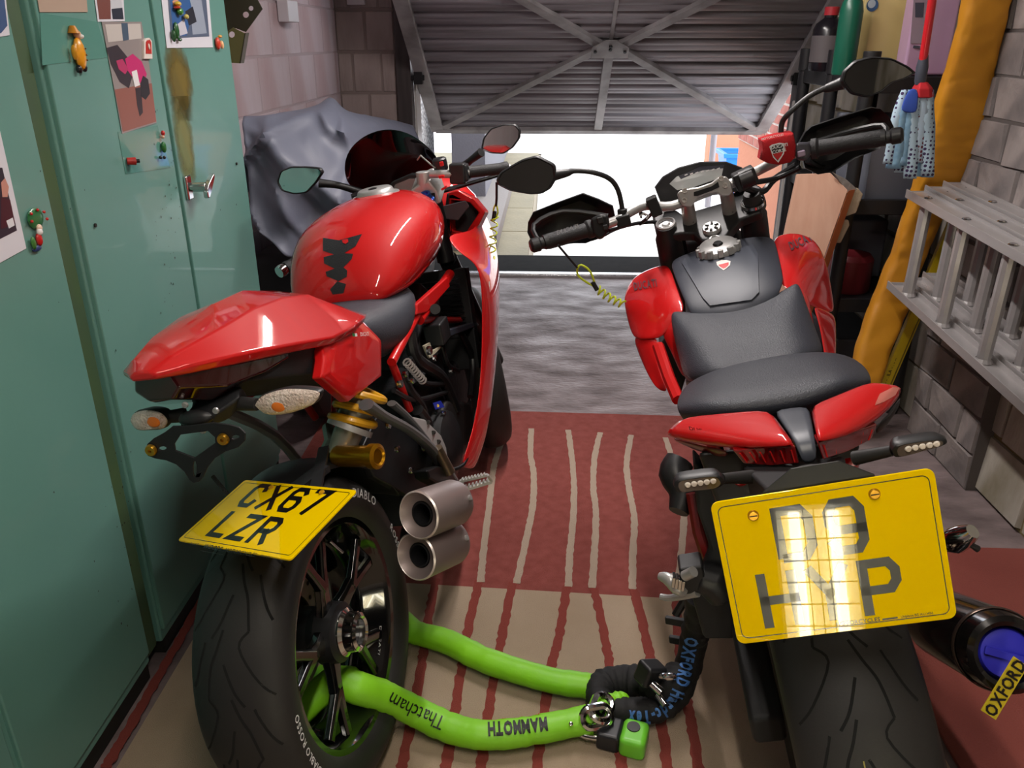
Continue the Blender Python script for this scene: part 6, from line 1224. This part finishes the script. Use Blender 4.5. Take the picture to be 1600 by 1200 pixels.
def link(par,p,ax1,ax2,L=.030,W_=.020,r=.0055,name='chain_link',m=CHR):
    ax1=Vector(ax1).normalized();ax2=Vector(ax2).normalized(); pts=[]
    for i in range(24):
        t=2*PI*i/24; c,s=math.cos(t),math.sin(t); pts.append(p+ax1*(c*W_/2*1.0+(L-W_)/2*(1 if c>0 else -1))+ax2*s*W_/2)
    pts.append(pts[0]); pts.append(pts[1]); return MB().tube(pts,r,8,caps=False).build(name,m,par)
link(gc,fz(932,1120,.070),(1,.25,0),(-.1,.6,.8),.062,.040,.0085)
link(gc,fz(940,1106,.075),(.35,1,.1),(.9,-.3,-.3),.066,.040,.0085)
wr,_v=wrink([fz(934,1103,.06),fz(955,1094,.065),fz(972,1092,.06),fz(976,1098,.05)],.017,GRS,'ring_cover',gc,.1,10)
bc=thing('chain_lock','black sleeved chain with blue lettering running up to the naked motorcycle','chain',(.35,1.45,.04))
k1=[fz(1092,925,.36),fz(1090,965,.27),fz(1083,1005,.18),fz(1074,1045,.11),fz(1058,1084,.06),fz(1028,1106,.044),fz(1000,1110,.044),fz(965,1108,.044),fz(942,1098,.044),fz(936,1082,.044),fz(948,1068,.044),fz(975,1063,.046),fz(1005,1066,.06),fz(1030,1074,.08),fz(1048,1070,.11),fz(1062,1050,.12)]
ob,kv=wrink(k1,.035,BKS,'sleeve',bc,.09,14)
pxtext([ob],World,'OXFORD Hardc-Tex',[(1073,994),(1069,1012),(1063,1040),(1057,1062),(1050,1080),(1044,1092),(1034,1102),(1020,1109),(1004,1112),(985,1111),(966,1108)],27,M('blue_lettering',(70,120,190),.6),ob,.04,.60,.09,.0024,'sleeve_lettering')
for q_ in((1040,968,.22),(1046,998,.17)): MB().bar(fz(*q_),fz(q_[0]+34,q_[1]+6,q_[2]+.01),.012,.018).build('strap_loop',BLK,bc,bevel=.003)
pk=thing('padlock','padlock with black and green body and chrome shackle joining both chains','padlock',fz(970,1150,.01))
c=fz(972,1150,.030); ux=(fz(1004,1158,.03)-fz(940,1142,.03)).normalized(); up=Vector((0,0,1)); uy=up.cross(ux)
def obx(cx,w,d,h,nm,m,bv=.008): 
    mm=Matrix((ux,uy,up)).transposed(); return MB().box(c+ux*cx,(w,d,h),mm).build(nm,m,pk,bevel=bv,bseg=3)
obx(-.026,.050,.066,.044,'body',M('padlock_black',(26,28,34),.4)); gcp=obx(.026,.056,.072,.050,'green_cover',M('padlock_green',(110,200,50),.4,coat=.2),.012)
MB().lathe([(0,.002),(.014,.002),(.0145,0)],c+ux*.022+uy*.008+up*.0252,up,22).build('key_cover',BLK,gcp)
e=c-ux*.05
MB().tube([e+uy*.022,e-ux*.03+uy*.024+up*.006,e-ux*.052+uy*.016+up*.012,e-ux*.058+up*.014,e-ux*.052-uy*.016+up*.010,e-ux*.03-uy*.024,e-uy*.022],.0072,12,sm=4).build('shackle',CHR,pk)
dk=thing('disc_lock','small chrome and black disc lock lying against the black chain','lock',fz(1020,1060,.02))
p=fz(1016,1052,.135); MB().box(p,(.055,.045,.05),(0,R(20),R(30))).build('body',BLK,dk,bevel=.008); MB().tube([p+Vector((.02,-.02,.01)),p+Vector((.04,-.03,.02)),p+Vector((.05,-.01,.0)),p+Vector((.035,.0,-.03))],.008,10,sm=3).build('shackle',CHR,dk); MB().cyl(p+Vector((.0,-.03,.0)),p+Vector((.02,-.045,-.01)),.010).cyl(p+Vector((.015,-.03,-.03)),p+Vector((.03,-.05,-.04)),.009).build('lock_barrel',CHR,dk)
# coiled reminder cables
LIM=M('lime_cable',(196,212,50),.35,coat=.4)
def coil(name,label,p0,p1,n,r,tube,loop=None,sag=0):
    t=thing(name,label,'cable',p0); d=(p1-p0); dn=d.normalized(); u=dn.cross(Vector((0,1,0))).normalized(); v=dn.cross(u); pts=[]
    N=n*14
    for i in range(N+1):
        k=i/N; an=2*PI*n*k; pts.append(p0+d*k+Vector((0,0,-sag*4*k*(1-k)))+(u*math.cos(an)+v*math.sin(an))*r)
    MB().tube(pts,tube,7).build('coil',LIM,t); return t
t=coil('coiled_cable','lime coiled cable hanging below the sport motorcycle right grip',P(773,338,y=2.35),P(767,415,y=2.35),6,.010,.0022)
MB().tube([P(776,285,y=2.33),P(776,310,y=2.34),P(775,322,y=2.35)],.0035,8).build('strap',BLK,t); MB().tube([P(775,318,y=2.35),P(771,328,y=2.35),P(772,342,y=2.35),P(778,332,y=2.35),P(775,318,y=2.35)],.0025,7,sm=3).build('cable_loop',LIM,t); MB().cyl(P(773,330,y=2.35),P(771,344,y=2.35),.006).build('crimp',BLK,t)
yb_=2.02
t=coil('coiled_cable','lime coiled cable hanging from the naked motorcycle left grip to its red shroud',P(934,452,y=yb_),P(974,476,y=yb_),5,.010,.0026,sag=.004)
MB().tube([P(872,383,y=1.98),P(888,402,y=2.0),P(902,418,y=2.01)],.003,8).build('strap',BLK,t); MB().tube([P(902,420,y=yb_),P(908,414,y=yb_),P(922,424,y=yb_),P(929,446,y=yb_),P(915,440,y=yb_),P(903,430,y=yb_),P(902,420,y=yb_)],.0028,8,sm=3).build('cable_loop',LIM,t); MB().cyl(P(926,441,y=yb_),P(933,453,y=yb_),.006).build('crimp',BLK,t)
for o in list(S.objects):
    if o.type=='MESH' and not o.data.materials: o.data.materials.append(BLK)
GRP={'magnet':'magnets on the green cabinets','photo':'photos stuck on the green cabinets','foam':'foam blocks by the leaning board','bottle':'bottles on the shelf unit','cabinet':'green steel cabinets','sleeve':'clear plastic pockets on the cabinet','canister':'canisters on the top shelf','cable':'lime coiled cables'}
for o in S.objects:
    if o.get('category') in GRP and not o.get('group') and o.parent is None: o['group']=GRP[o['category']]
    if o.name.startswith('fluorescent_batten'): o['group']='fluorescent battens on the ceiling'
    if o.name.startswith('chain_lock'): o['group']='sleeved chains on the rug'
